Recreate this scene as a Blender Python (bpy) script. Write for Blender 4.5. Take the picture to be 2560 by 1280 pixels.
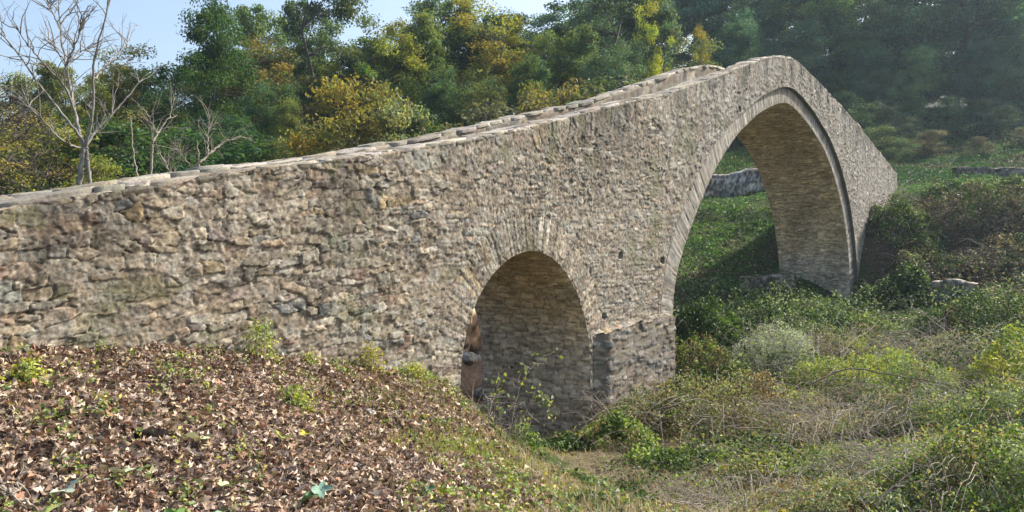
import bpy, math, random
import numpy as np
from math import radians, sin, cos, pi

for o in list(bpy.data.objects): bpy.data.objects.remove(o)
SC = bpy.context.scene
COL = SC.collection

# ---------------------------------------------------------------- camera, world, sun, exposure
F = 2009.0; HOR = 601.0                       # focal length and horizon of the 2560x1280 photograph; eye level is z = 0
cam = bpy.data.cameras.new('camera'); co = bpy.data.objects.new('camera', cam); COL.objects.link(co)
cam.sensor_width = 36; cam.lens = 36 * F / 2560; cam.shift_y = -(640 - HOR) / 2560
cam.clip_start = .05; cam.clip_end = 2000
co.location = (0, 0, 0); co.rotation_euler = (radians(90), 0, 0)
SC.camera = co

SUN_AZ = radians(36.3 + 24); SUN_EL = radians(40)          # azimuth measured from +Y towards +X
w = bpy.data.worlds.new("World"); SC.world = w; w.use_nodes = True
nt = w.node_tree; nt.nodes.clear()
sky = nt.nodes.new('ShaderNodeTexSky'); sky.sky_type = 'NISHITA'; sky.sun_disc = False
sky.sun_elevation = SUN_EL; sky.sun_rotation = SUN_AZ; sky.air_density = 1.0; sky.dust_density = 3.2; sky.ozone_density = 1.0
bg = nt.nodes.new('ShaderNodeBackground'); bg.inputs[1].default_value = .145
wo = nt.nodes.new('ShaderNodeOutputWorld')
nt.links.new(sky.outputs[0], bg.inputs[0]); nt.links.new(bg.outputs[0], wo.inputs[0])
sl = bpy.data.lights.new('sun', 'SUN'); sl.energy = 4.6; sl.angle = radians(.6); sl.color = (1, .94, .84)
so = bpy.data.objects.new('sun', sl); COL.objects.link(so)
so.rotation_euler = (radians(90) - SUN_EL, 0, -SUN_AZ + pi)
# the lamp shines along its -Z: from (sin az, cos az) down to the scene
import mathutils
sd = mathutils.Vector((sin(SUN_AZ) * cos(SUN_EL), cos(SUN_AZ) * cos(SUN_EL), sin(SUN_EL)))
so.rotation_euler = sd.to_track_quat('Z', 'Y').to_euler()
so.location = sd * 100
SC.view_settings.view_transform = 'Standard'; SC.view_settings.look = 'None'; SC.view_settings.exposure = 0.85
SC.view_settings.gamma = 1
SC.render.engine = 'CYCLES'
SC.cycles.max_bounces = 7; SC.cycles.diffuse_bounces = 4; SC.cycles.glossy_bounces = 1; SC.cycles.transmission_bounces = 3
SC.cycles.volume_bounces = 1; SC.cycles.transparent_max_bounces = 6
SC.cycles.use_denoising = True

# ---------------------------------------------------------------- helpers
def hsh(a, seed=0):
    a = (np.asarray(a).astype(np.int64) * 374761393 + seed * 668265263 + 12345) & 0xffffffff
    a = ((a ^ (a >> 13)) * 1274126177) & 0xffffffff
    a = ((a ^ (a >> 16)) * 2246822519) & 0xffffffff
    return ((a ^ (a >> 15)) & 0xffffff) / float(0xffffff)
def h2(i, j, seed=0): return hsh(i.astype(np.int64) * 7919 + j.astype(np.int64) * 104729, seed)
def vnoise(x, y, seed=0):
    xi = np.floor(x); yi = np.floor(y); fx = x - xi; fy = y - yi
    fx = fx * fx * (3 - 2 * fx); fy = fy * fy * (3 - 2 * fy)
    a = h2(xi, yi, seed); b = h2(xi + 1, yi, seed); c = h2(xi, yi + 1, seed); d = h2(xi + 1, yi + 1, seed)
    return (a * (1 - fx) + b * fx) * (1 - fy) + (c * (1 - fx) + d * fx) * fy * 1.0
def fbm(x, y, seed=0, o=4):
    r = 0; a = .5; t = 0
    for k in range(o):
        r = r + a * vnoise(x * 2 ** k, y * 2 ** k, seed + k * 17); t += a; a *= .5
    return r / t
def ss(a, b, x):
    t = np.clip((x - a) / (b - a), 0, 1); return t * t * (3 - 2 * t)

def mesh(name, V, faces, mat, parent=None, col=None, smooth=False, loc=None):
    """faces: (n,3) or (n,4) int array, or a list of such arrays"""
    me = bpy.data.meshes.new(name)
    V = np.ascontiguousarray(V, dtype=np.float32).reshape(-1, 3)
    if not isinstance(faces, list): faces = [faces]
    faces = [np.asarray(f, dtype=np.int32) for f in faces if len(f)]
    tot = np.concatenate([np.full(len(f), f.shape[1], np.int32) for f in faces])
    idx = np.concatenate([f.ravel() for f in faces])
    me.vertices.add(len(V)); me.vertices.foreach_set('co', V.ravel())
    me.loops.add(len(idx)); me.loops.foreach_set('vertex_index', idx)
    me.polygons.add(len(tot)); st = np.concatenate([[0], np.cumsum(tot)[:-1]]).astype(np.int32)
    me.polygons.foreach_set('loop_start', st); me.polygons.foreach_set('loop_total', tot)
    if smooth: me.polygons.foreach_set('use_smooth', np.ones(len(tot), bool))
    me.update(calc_edges=True)
    if col is not None:
        c = np.ones((len(V), 4), np.float32); c[:, :3] = col
        at = me.color_attributes.new('col', 'FLOAT_COLOR', 'POINT'); at.data.foreach_set('color', c.ravel())
    if mat: me.materials.append(mat)
    o = bpy.data.objects.new(name, me); COL.objects.link(o)
    if parent is not None: o.parent = parent
    if loc is not None: o.location = loc
    return o
def tag(o, label=None, cat=None, group=None, kind=None):
    if label: o['label'] = label
    if cat: o['category'] = cat
    if group: o['group'] = group
    if kind: o['kind'] = kind
    return o
def empty(name, loc=(0, 0, 0), rz=0, sc=1):
    o = bpy.data.objects.new(name, None); COL.objects.link(o); o.location = loc; o.rotation_euler = (0, 0, rz)
    o.scale = (sc,) * 3 if np.isscalar(sc) else sc; o.empty_display_size = .2
    return o
def grid_faces(nr, nc, off=0):
    i = np.arange(nr - 1)[:, None] * nc + np.arange(nc - 1)[None, :]
    i = i.ravel() + off
    return np.stack([i, i + 1, i + nc + 1, i + nc], 1)

class Geo:
    def __init__(s): s.V = []; s.F3 = []; s.F4 = []; s.C = []; s.n = 0
    def add(s, V, F, C=None):
        V = np.asarray(V, float).reshape(-1, 3); F = np.asarray(F, int)
        (s.F3 if F.shape[1] == 3 else s.F4).append(F + s.n)
        s.V.append(V); s.C.append(np.broadcast_to(np.asarray((1, 1, 1) if C is None else C, float), (len(V), 3))); s.n += len(V)
    def build(s, name, mat, parent=None, smooth=False, col=True):
        fs = []
        if s.F3: fs.append(np.concatenate(s.F3))
        if s.F4: fs.append(np.concatenate(s.F4))
        return mesh(name, np.concatenate(s.V), fs, mat, parent, np.concatenate(s.C) if col else None, smooth)
    def tube(s, pts, rad, n=6, C=None):
        P = np.asarray(pts, float); R = np.asarray(rad, float)
        T = np.gradient(P, axis=0); T /= np.linalg.norm(T, axis=1)[:, None] + 1e-9
        up = np.array([.13, .29, .95]) if abs(T[0][2]) < .8 else np.array([1, .1, .0])
        U = np.cross(T, up); U /= np.linalg.norm(U, axis=1)[:, None] + 1e-9
        W = np.cross(T, U)
        a = np.linspace(0, 2 * pi, n, endpoint=False)
        V = P[:, None] + R[:, None, None] * (U[:, None] * np.cos(a)[None, :, None] + W[:, None] * np.sin(a)[None, :, None])
        m = len(P); i = (np.arange(m - 1)[:, None] * n + np.arange(n)[None]).ravel()
        j = (np.arange(m - 1)[:, None] * n + (np.arange(n)[None] + 1) % n).ravel()
        s.add(V.reshape(-1, 3), np.stack([i, j, j + n, i + n], 1), C)

def rnd(rng, n): return rng.normal(size=(n, 3))
def unit(v): return v / (np.linalg.norm(v, axis=-1, keepdims=True) + 1e-9)
def leaves(rng, P, size, N=None, C=None, asp=.55, fold=.25, szvar=.35):
    """folded rhombic leaves at P, facing roughly N"""
    n = len(P); N = unit(rnd(rng, n) + (0 if N is None else N))
    A = unit(np.cross(N, rnd(rng, n))); B = np.cross(N, A)
    sz = (np.asarray(size) * (1 + szvar * rng.uniform(-1, 1, n)))[:, None]
    base = P - A * sz * .5; tip = P + A * sz * .5 - N * sz * fold * .5
    l = P + B * sz * asp * .5 + N * sz * fold * .5 - A * sz * .08; r = P - B * sz * asp * .5 + N * sz * fold * .5 - A * sz * .08
    V = np.stack([base, l, tip, r], 1).reshape(-1, 3)
    i = np.arange(n) * 4
    Fq = np.concatenate([np.stack([i, i + 1, i + 2], 1), np.stack([i, i + 2, i + 3], 1)])
    Cc = None if C is None else np.repeat(C, 4, 0)
    return V, Fq, Cc

# ---------------------------------------------------------------- materials
def new_mat(name):
    m = bpy.data.materials.new(name); m.use_nodes = True; t = m.node_tree
    return m, t, t.nodes['Principled BSDF'], t.nodes['Material Output']
def attr(t): 
    a = t.nodes.new('ShaderNodeAttribute'); a.attribute_name = 'col'; return a
def mix(t, kind, a, b, fac=1.0):
    m = t.nodes.new('ShaderNodeMix'); m.data_type = 'RGBA'; m.blend_type = kind; m.clamp_factor = True
    for i, v in ((0, fac), (6, a), (7, b)):
        if hasattr(v, 'is_output') or isinstance(v, bpy.types.NodeSocket): t.links.new(v, m.inputs[i])
        else: m.inputs[i].default_value = v
    return m.outputs[2]
def noise(t, scale, detail=4, rough=.6):
    n = t.nodes.new('ShaderNodeTexNoise'); n.inputs['Scale'].default_value = scale; n.inputs['Detail'].default_value = detail
    n.inputs['Roughness'].default_value = rough
    tc = t.nodes.new('ShaderNodeNewGeometry'); t.links.new(tc.outputs['Position'], n.inputs['Vector']); return n
def ramp(t, src, stops):
    r = t.nodes.new('ShaderNodeValToRGB'); t.links.new(src, r.inputs[0])
    el = r.color_ramp.elements
    while len(el) < len(stops): el.new(.5)
    for e, (p, c) in zip(el, stops): e.position = p; e.color = tuple(c) + (1,)
    return r.outputs[0]
def stone_mat(name, bump=.35, scale=38, lo=.62, hi=1.42):
    m, t, p, o = new_mat(name)
    a = attr(t)
    n = noise(t, scale, 6, .72); g = ramp(t, n.outputs[0], [(.3, (lo,) * 3), (.7, (hi, hi, hi * .98))])
    c = mix(t, 'MULTIPLY', a.outputs['Color'], g)
    n2 = noise(t, 3.1, 5, .65); pat = ramp(t, n2.outputs[0], [(.56, (0, 0, 0)), (.72, (.55,) * 3)])
    c = mix(t, 'MIX', c, (.30, .285, .25, 1), pat)                     # pale lichen bloom
    n3 = noise(t, 1.3, 4, .6); pat = ramp(t, n3.outputs[0], [(.5, (1,) * 3), (.75, (.72, .67, .6))])
    c = mix(t, 'MULTIPLY', c, pat)
    t.links.new(c, p.inputs['Base Color']); p.inputs['Roughness'].default_value = .9; p.inputs['Specular IOR Level'].default_value = .25
    b = t.nodes.new('ShaderNodeBump'); b.inputs['Strength'].default_value = bump; b.inputs['Distance'].default_value = .02
    t.links.new(n.outputs[0], b.inputs['Height']); t.links.new(b.outputs[0], p.inputs['Normal'])
    return m
def leaf_mat(name, trans=.35, rough=.6, objcol=True, spec=.3, tint=(1.15, 1.2, .5)):
    m, t, p, o = new_mat(name)
    a = attr(t); c = a.outputs['Color']
    if objcol:
        oi = t.nodes.new('ShaderNodeObjectInfo'); c = mix(t, 'MULTIPLY', c, oi.outputs['Color'])
    t.links.new(c, p.inputs['Base Color']); p.inputs['Roughness'].default_value = rough; p.inputs['Specular IOR Level'].default_value = spec
    tr = t.nodes.new('ShaderNodeBsdfTranslucent'); tc = mix(t, 'MULTIPLY', c, tint + (1,)); t.links.new(tc, tr.inputs[0])
    ms = t.nodes.new('ShaderNodeMixShader'); ms.inputs[0].default_value = trans
    t.links.new(p.outputs[0], ms.inputs[1]); t.links.new(tr.outputs[0], ms.inputs[2]); t.links.new(ms.outputs[0], o.inputs[0])
    return m
def bark_mat(name, c1, c2, scale=14):
    m, t, p, o = new_mat(name)
    n = noise(t, scale, 5, .65); c = ramp(t, n.outputs[0], [(.32, c1), (.68, c2)])
    t.links.new(c, p.inputs['Base Color']); p.inputs['Roughness'].default_value = .85
    b = t.nodes.new('ShaderNodeBump'); b.inputs['Strength'].default_value = .5; b.inputs['Distance'].default_value = .02
    t.links.new(n.outputs[0], b.inputs['Height']); t.links.new(b.outputs[0], p.inputs['Normal'])
    return m
M_STONE = stone_mat('weathered rubble masonry')
M_RING = stone_mat('dressed arch stone', .25, 30, .75, 1.25)
M_VAULT = stone_mat('vault masonry', .3, 26, .7, 1.3)
M_LEAF = leaf_mat('tree foliage', .45)
M_SHRUB = leaf_mat('shrub foliage', .35, .55)
M_LITTER = leaf_mat('dry fallen leaves', .12, .7, False, .25, (1.1, .9, .7))
M_COVER = leaf_mat('ground cover foliage', .3, .6, False)
M_BARK = bark_mat('dark bark', (.035, .028, .022), (.12, .10, .085))
M_PALE = bark_mat('pale plane bark', (.11, .10, .085), (.33, .305, .27), 9)
M_TWIG = bark_mat('dry twig', (.19, .155, .12), (.42, .36, .29), 20)
M_DTWIG = bark_mat('dark stem', (.04, .03, .024), (.11, .085, .07), 20)
def ground_mat():
    m, t, p, o = new_mat('earth and turf')
    a = attr(t); n = noise(t, 22, 7, .75)
    g = ramp(t, n.outputs[0], [(.3, (.55, .55, .55)), (.7, (1.5, 1.45, 1.4))])
    t.links.new(mix(t, 'MULTIPLY', a.outputs['Color'], g), p.inputs['Base Color']); p.inputs['Roughness'].default_value = .95
    p.inputs['Specular IOR Level'].default_value = .15
    b = t.nodes.new('ShaderNodeBump'); b.inputs['Strength'].default_value = .8; b.inputs['Distance'].default_value = .04
    t.links.new(n.outputs[0], b.inputs['Height']); t.links.new(b.outputs[0], p.inputs['Normal'])
    return m
M_GROUND = ground_mat()

# ---------------------------------------------------------------- where things stand
P0 = np.array([6.78, 19.6]); D = np.array([.592, .806]); NB = np.array([-.806, .592])   # bridge: crown, direction, towards its far side
def px(x, y, Y): return ((x - 1280) / F * Y, Y, (HOR - y) / F * Y)
def sw(x, y):
    dx = x - P0[0]; dy = y - P0[1]; return dx * D[0] + dy * D[1], dx * NB[0] + dy * NB[1]
def bridge_xyz(s, wv, z):
    return np.stack([P0[0] + s * D[0] + wv * NB[0], P0[1] + s * D[1] + wv * NB[1], z + 0 * s], -1)
def face(x, y, off=0):
    u = (x - 1280) / F; X0 = P0[0] + NB[0] * off; Y0 = P0[1] + NB[1] * off
    s = (u * Y0 - X0) / (D[0] - u * D[1]); Yd = Y0 + D[1] * s
    return (X0 + D[0] * s, Yd, (HOR - y) / F * Yd)

GP = [(0, -3, -1.7), (-4, -3, -1.4), (5, -3, -2), (0, .5, -1.58), (-2.5, 1, -1.45), (3, 1, -1.8)]
GP += [face(0, 890), face(300, 880), face(650, 893), face(900, 915), face(1140, 1000), face(1480, 1075), face(1675, 985), face(-300, 900)]
GP += [face(1300, 1120, .4), face(1310, 1090, 2.2), face(1150, 1085, .2), face(2135, 745), face(2160, 602), face(2190, 547), face(2219, 502), face(2240, 472)]
GP += [px(*p) for p in [(0, 1280, 3.9), (640, 1280, 4.2), (1150, 1280, 4.6), (300, 1050, 5.0), (700, 1050, 5.9), (1050, 1080, 7.0), (1300, 1130, 7.4), (1330, 1200, 6.2), (1400, 1290, 5.2),
      (1400, 1200, 8.9), (1480, 1120, 10.3), (1420, 1150, 9.6), (1600, 1290, 7.2), (1750, 1290, 6.6), (2100, 1330, 6), (2560, 1330, 5.4), (2000, 1130, 9.5), (2560, 1120, 8.5), (1700, 1100, 11), (2300, 990, 13), (2700, 960, 13), (2000, 860, 18),
      (1800, 900, 16.5), (1800, 800, 20), (1850, 720, 25), (1980, 730, 24), (1800, 560, 31), (1850, 500, 33.5), (1850, 488, 36), (1850, 440, 38.5), (1850, 400, 42),
      (2400, 735, 22), (2600, 740, 21), (2250, 730, 24), (2400, 640, 25.3), (2400, 480, 29), (2600, 480, 27.5), (2300, 466, 31.5), (2500, 464, 31.5), (2500, 445, 36.5), (2700, 450, 34), (2350, 400, 42), (2500, 330, 47), (2300, 330, 50),
      (2800, 420, 36), (2000, 380, 46)]]
GP += [(-1, 19.5, -3.1), (-.6, 17.5, -3.0), (-1.2, 22, -2.4), (-7, 12, -.6), (-12, 14, -.4), (-5, 18, -.9), (-2, 15, -1.6), (.5, 15, -2.6), (3, 17, -2.5), (5, 22, -1.9), (2, 26, -.8), (-10, 24, -.2), (-20, 30, .4), (-30, 20, .5), (-6, 32, .4), (2, 34, 1.2), (8, 38, 2.6), (-20, 50, 1.2), (-5, 50, 2.2), (8, 52, 5),
       (20, 62, 10), (40, 62, 10), (35, 85, 14), (60, 60, 11), (0, 75, 5), (-40, 70, 2.5), (15, 90, 13), (60, 110, 22), (0, 140, 12), (-80, 120, 6), (-60, 30, .5), (-40, 0, -.3), (-30, -30, 0), (30, -30, -1), (40, 5, -1), (60, 25, 3), (14, 3, -2.2), (20, 10, -2.2), (18, 16, -2), (100, 60, 12), (120, 0, 8), (200, 150, 30), (-200, 150, 15), (-200, -100, 5), (200, -100, 5), (0, 300, 40), (0, -200, 3), (-9, 4, -.9), (-12, -1, -.6)]
GP = np.array(GP, float)
def kern(d2): return np.sqrt(d2 + .5)
_A = kern(((GP[:, None, :2] - GP[None, :, :2]) ** 2).sum(-1)); _n = len(GP)
_M = np.zeros((_n + 3, _n + 3)); _M[:_n, :_n] = _A + np.eye(_n) * -.02; _M[:_n, _n] = 1; _M[:_n, _n + 1:] = GP[:, :2]; _M[_n:, :_n] = _M[:_n, _n:].T
_W = np.linalg.solve(_M, np.concatenate([GP[:, 2], [0, 0, 0]]))
def gz(x, y):
    x = np.asarray(x, float); y = np.asarray(y, float); sh = x.shape; x = x.ravel(); y = y.ravel(); out = np.empty_like(x)
    for k in range(0, len(x), 60000):
        a = x[k:k + 60000]; b = y[k:k + 60000]
        out[k:k + 60000] = kern((a[:, None] - GP[None, :, 0]) ** 2 + (b[:, None] - GP[None, :, 1]) ** 2) @ _W[:_n] + _W[_n] + _W[_n + 1] * a + _W[_n + 2] * b
    r = np.hypot(x, y)
    amp = np.clip((r - 2) / 10, 0, 1)
    out += (fbm(x * .7, y * .7, 5) - .5) * .25 * amp + (fbm(x * 2.7, y * 2.7, 9) - .5) * .13 + (fbm(x * 9, y * 9, 19, 3) - .5) * .035
    return out.reshape(sh)
def gz1(x, y): return float(gz(np.array([x]), np.array([y]))[0])

CR = np.array([(-12, 3.0), (0, 1.1), (3.5, .55), (5.3, .25), (6.2, .12), (7.5, 0.0), (9.3, -.65), (10.2, -1.2)])
def CRx(y): return np.interp(y, CR[:, 0], CR[:, 1])
def litter_mask(x, y):
    s, wv = sw(x, y)
    xc = np.interp(y, CR[:, 0], CR[:, 1]) + (fbm(x * 1.6, y * 1.6, 33) - .5) * .5
    return ss(.25, -.25, x - xc) * ss(.1, -.05, wv)
C3 = lambda *a: np.array(a, float)
def zone(x, y, z):
    """ground colour by zone"""
    s, wv = sw(x, y); n = fbm(x * .5, y * .5, 71); n2 = fbm(x * 2.2, y * 2.2, 72)
    L = litter_mask(x, y)[..., None]
    green = C3(.040, .068, .020); straw = C3(.17, .145, .095); soil = C3(.07, .048, .032); brown = C3(.075, .058, .045); grass = C3(.022, .047, .013)
    c = green * (1 - ss(.42, .6, n2)[..., None]) + soil * ss(.42, .6, n2)[..., None]
    near = (ss(13, 9.5, y) * ss(4.0, 1.5, x) * ss(-.3, .3, x))[..., None]
    c = c * (1 - near) + (straw * ss(.3, .55, n2)[..., None] + green * (1 - ss(.3, .55, n2)[..., None])) * near
    bank = (ss(21, 23, y) * ss(10.5, 12, x) * ss(2.0, 1.2, z))[..., None]
    c = c * (1 - bank) + brown * bank
    ter = (ss(1.35, 1.75, z) * ss(11, 13, x) + ss(26, 29, y) * ss(2, 4, x) * ss(12, 11, x)); ter = np.clip(ter, 0, 1)[..., None]
    c = c * (1 - ter) + (grass * (.3 + 1.3 * n2[..., None]) + C3(.05, .035, .02) * ss(.5, .65, n)[..., None]) * ter
    up = (ss(4.6, 6.4, z))[..., None]
    c = c * (1 - up) + C3(.022, .03, .016) * up
    yard = (ss(11.5, 12.5, y) * ss(25, 23, y) * ss(2.2, 1.4, x) * ss(-6, -5, x))[..., None]; c = c * (1 - yard) + C3(.26, .19, .13) * (.2 + 1.6 * fbm(x * 6, y * 6, 73)[..., None]) * yard
    lit = C3(.15, .10, .07)
    return c * (1 - L) + lit * L

# ---------------------------------------------------------------- ground sheet
def build_ground():
    af = np.radians(np.concatenate([np.linspace(-180, -48, 60)[:-1], np.linspace(-48, 48, 520)[:-1], np.linspace(48, 180, 60)]))
    r = np.concatenate([np.geomspace(.35, 3, 25)[:-1], np.geomspace(3, 60, 480)[:-1], np.geomspace(60, 600, 50)])
    R, A = np.meshgrid(r, af, indexing='ij'); X = R * np.sin(A); Y = R * np.cos(A); Z = gz(X, Y)
    # the earth stops at the far side of the bridge's piers: keep it below the arch floor
    V = np.stack([X, Y, Z], -1).reshape(-1, 3); C = zone(X, Y, Z).reshape(-1, 3)
    c0 = np.array([[0, 0, gz1(0, 0)]]); V = np.concatenate([V, c0]); C = np.concatenate([C, C[:1]])
    nc = len(af); f4 = grid_faces(len(r), nc)[:, ::-1]
    i = np.arange(nc - 1); f3 = np.stack([np.full(nc - 1, len(V) - 1), i + 1, i], 1)
    o = mesh('ground', V, [f4, f3], M_GROUND, None, C, True); tag(o, kind='structure')
build_ground()

# ---------------------------------------------------------------- the bridge
def curve(pts, n, sm=3):
    P = np.array(pts, float); t = np.concatenate([[0], np.cumsum(np.hypot(*np.diff(P, axis=0).T))])
    u = np.linspace(0, t[-1], n); Q = np.stack([np.interp(u, t, P[:, 0]), np.interp(u, t, P[:, 1])], 1)
    k = max(1, int(n * sm / 100))
    for _ in range(3):
        pad = np.concatenate([np.repeat(Q[:1], k, 0), Q, np.repeat(Q[-1:], k, 0)])
        ker = np.ones(2 * k + 1) / (2 * k + 1)
        Q2 = np.stack([np.convolve(pad[:, j], ker, 'valid') for j in (0, 1)], 1); Q2[0] = Q[0]; Q2[-1] = Q[-1]; Q = Q2
    return Q
TOP = np.array([(-24, -.1), (-21, .02), (-17.43, .24), (-17.17, .31), (-16.86, .37), (-16.26, .47), (-15.75, .59), (-15.08, .73), (-14.36, .86), (-13.8, .94), (-12.85, 1.14), (-11.71, 1.38), (-10.31, 1.72),
   (-8.57, 2.17), (-6.99, 2.56), (-6.33, 2.75), (-4.11, 3.42), (-1.97, 4.10), (-1.2, 4.28), (-.5, 4.42), (.2, 4.5), (.9, 4.48), (1.74, 4.36), (4.2, 4.02), (7.56, 3.47), (10.29, 2.95), (12.6, 2.5), (16, 2.0)])
def ztop(s): return np.interp(s, TOP[:, 0], TOP[:, 1]) + (vnoise(s * 1.3, s * 0 + .5, 3) - .5) * .05
INT = curve([(-6.72, -3.4), (-6.7, -2.2), (-6.64, -1.06), (-6.5, -.6), (-6.2, -.15), (-5.9, .2), (-5.4, .75), (-4.85, 1.27), (-4.05, 1.82), (-3.2, 2.3), (-1.87, 2.9), (-.75, 3.24), (-.1, 3.37), (.2, 3.38), (.8, 3.3), (1.9, 3.04), (3.3, 2.55),
   (4.25, 1.95), (5.04, 1.2), (5.5, .6), (5.95, -.3), (6.15, -1.2), (6.2, -2.0), (6.2, -3.2)], 420, 1.2)
SMA = curve([(-12.5, -3.3), (-12.5, -1.6), (-12.42, -1.15), (-12.2, -.74), (-11.9, -.44), (-11.55, -.24), (-11.2, -.14), (-10.85, -.14), (-10.5, -.24), (-10.15, -.46), (-9.85, -.78), (-9.62, -1.2), (-9.5, -1.65), (-9.45, -3.3)], 260, 1.2)
def normals2(Q):
    T = np.gradient(Q, axis=0); T /= np.linalg.norm(T, axis=1)[:, None]; return np.stack([-T[:, 1], T[:, 0]], 1)    # outward (left of travel): up at the crown
NI = normals2(INT)
RT = .37 + .13 * ss(2.5, 6.0, np.abs(INT[:, 0])) 
EXT = INT + NI * RT[:, None]
def width(s): return 2.05 + np.clip(s + 9.4, 0, 25) * .017

def cells(a, b, seed, jit=.75, p=3.0, sv=.35):
    """coursed irregular cells: returns edge distance, id randoms, offset to centre"""
    bi = np.floor(b); best = np.full(a.shape, 9.); sec = np.full(a.shape, 9.)
    ci = np.zeros(a.shape); cj = np.zeros(a.shape); oa = np.zeros(a.shape); ob = np.zeros(a.shape)
    for dj in (-1, 0, 1):
        j = bi + dj; sh = hsh(j, seed + 1); k = .75 + .6 * hsh(j, seed + 2)
        aa = a * k + sh * 7.3; ai = np.floor(aa)
        for di in (-1, 0, 1):
            i = ai + di
            ca = i + .5 + (h2(i, j, seed) - .5) * jit; cb = j + .5 + (h2(i, j, seed + 3) - .5) * jit * .75
            wa = 1 + sv * (h2(i, j, seed + 4) - .5) * 2; wb = 1 + sv * (h2(i, j, seed + 5) - .5) * 2
            xa = (aa - ca) / wa; xb = (b - cb) / wb
            d = (np.abs(xa) ** p + np.abs(xb) ** p) ** (1 / p)
            m = d < best; sec = np.where(m, best, np.minimum(sec, d))
            ci = np.where(m, i, ci); cj = np.where(m, j, cj); oa = np.where(m, xa, oa); ob = np.where(m, xb, ob); best = np.where(m, d, best)
    return sec - best, ci, cj, oa, ob
PAL = np.array([(.30, .25, .18), (.25, .22, .17), (.34, .29, .22), (.22, .20, .17), (.19, .19, .175), (.40, .36, .29), (.29, .22, .16), (.24, .20, .18), (.33, .30, .25), (.16, .165, .165), (.36, .28, .17), (.27, .19, .15), (.46, .43, .38), (.22, .23, .2)])
PW = np.array([4, 4, 4, 3, 2.5, 2.4, 3, 2.5, 3, 1.4, 1.0, .7, .9, 1.2]); PC = np.cumsum(PW / PW.sum())
def stones(a, b, seed, joint=.16, dome=1.0, jit=.75, p=3.0, sv=.35, sat=1.0, bur=1.0):
    e, ci, cj, oa, ob = cells(a, b, seed, jit, p, sv)
    r1 = h2(ci, cj, seed + 11); r2 = h2(ci, cj, seed + 12); r3 = h2(ci, cj, seed + 13); r4 = h2(ci, cj, seed + 14)
    body = ss(.02, joint, e)
    r5 = h2(ci, cj, seed + 15); crisp = ss(.01, .07, e)
    bury = bur * ss(.46, .2, h2(ci, cj, seed + 16))                      # some stones are half buried in flush mortar
    hgt = crisp * (.1 + .9 * r1 ** 1.5) + crisp * (oa * (r2 - .5) * 1.3 + ob * (r3 - .6) * 1.3) * dome + body * .25 - .45 * (1 - ss(.0, .05, e)) * (r5 > (.62 if bur else .2))
    hgt = hgt * (1 - .8 * bury) + .25 * bury
    col = PAL[np.minimum(np.searchsorted(PC, r4.ravel()), len(PAL) - 1)].reshape(a.shape + (3,))
    col = col * (.5 + .85 * r2)[..., None]
    if sat != 1: g = col.mean(-1, keepdims=True); col = g + (col - g) * sat
    mort = C3(.255, .215, .17)
    k = (ss(.0, joint * .75, e) * (1 - .72 * bury))[..., None]
    dk = (1 - ss(.0, .045 if bur else .09, e)) * (ss(.5, .8, r5) if bur else 1)                      # open joints: old earth in the gaps
    mo = mort * (1 - .6 * dk[..., None])
    return hgt, mo * (1 - k) + col * k, r1
def seg_dist(s, z, Q):
    """distance to polyline Q and arc coordinate (coarse but smooth)"""
    sh = s.shape; s = s.ravel(); z = z.ravel(); out = np.empty_like(s); arc = np.empty_like(s)
    L = np.concatenate([[0], np.cumsum(np.hypot(*np.diff(Q, axis=0).T))]); T = normals2(Q)
    for k in range(0, len(s), 40000):
        d2 = (s[k:k + 40000, None] - Q[None, :, 0]) ** 2 + (z[k:k + 40000, None] - Q[None, :, 1]) ** 2
        i = d2.argmin(1); out[k:k + 40000] = np.sqrt(d2[np.arange(len(i)), i])
        tg = np.stack([T[i, 1], -T[i, 0]], 1); dv = np.stack([s[k:k + 40000], z[k:k + 40000]], 1) - Q[i]
        arc[k:k + 40000] = L[i] + (dv * tg).sum(1)
    return out.reshape(sh), arc.reshape(sh)
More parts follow.
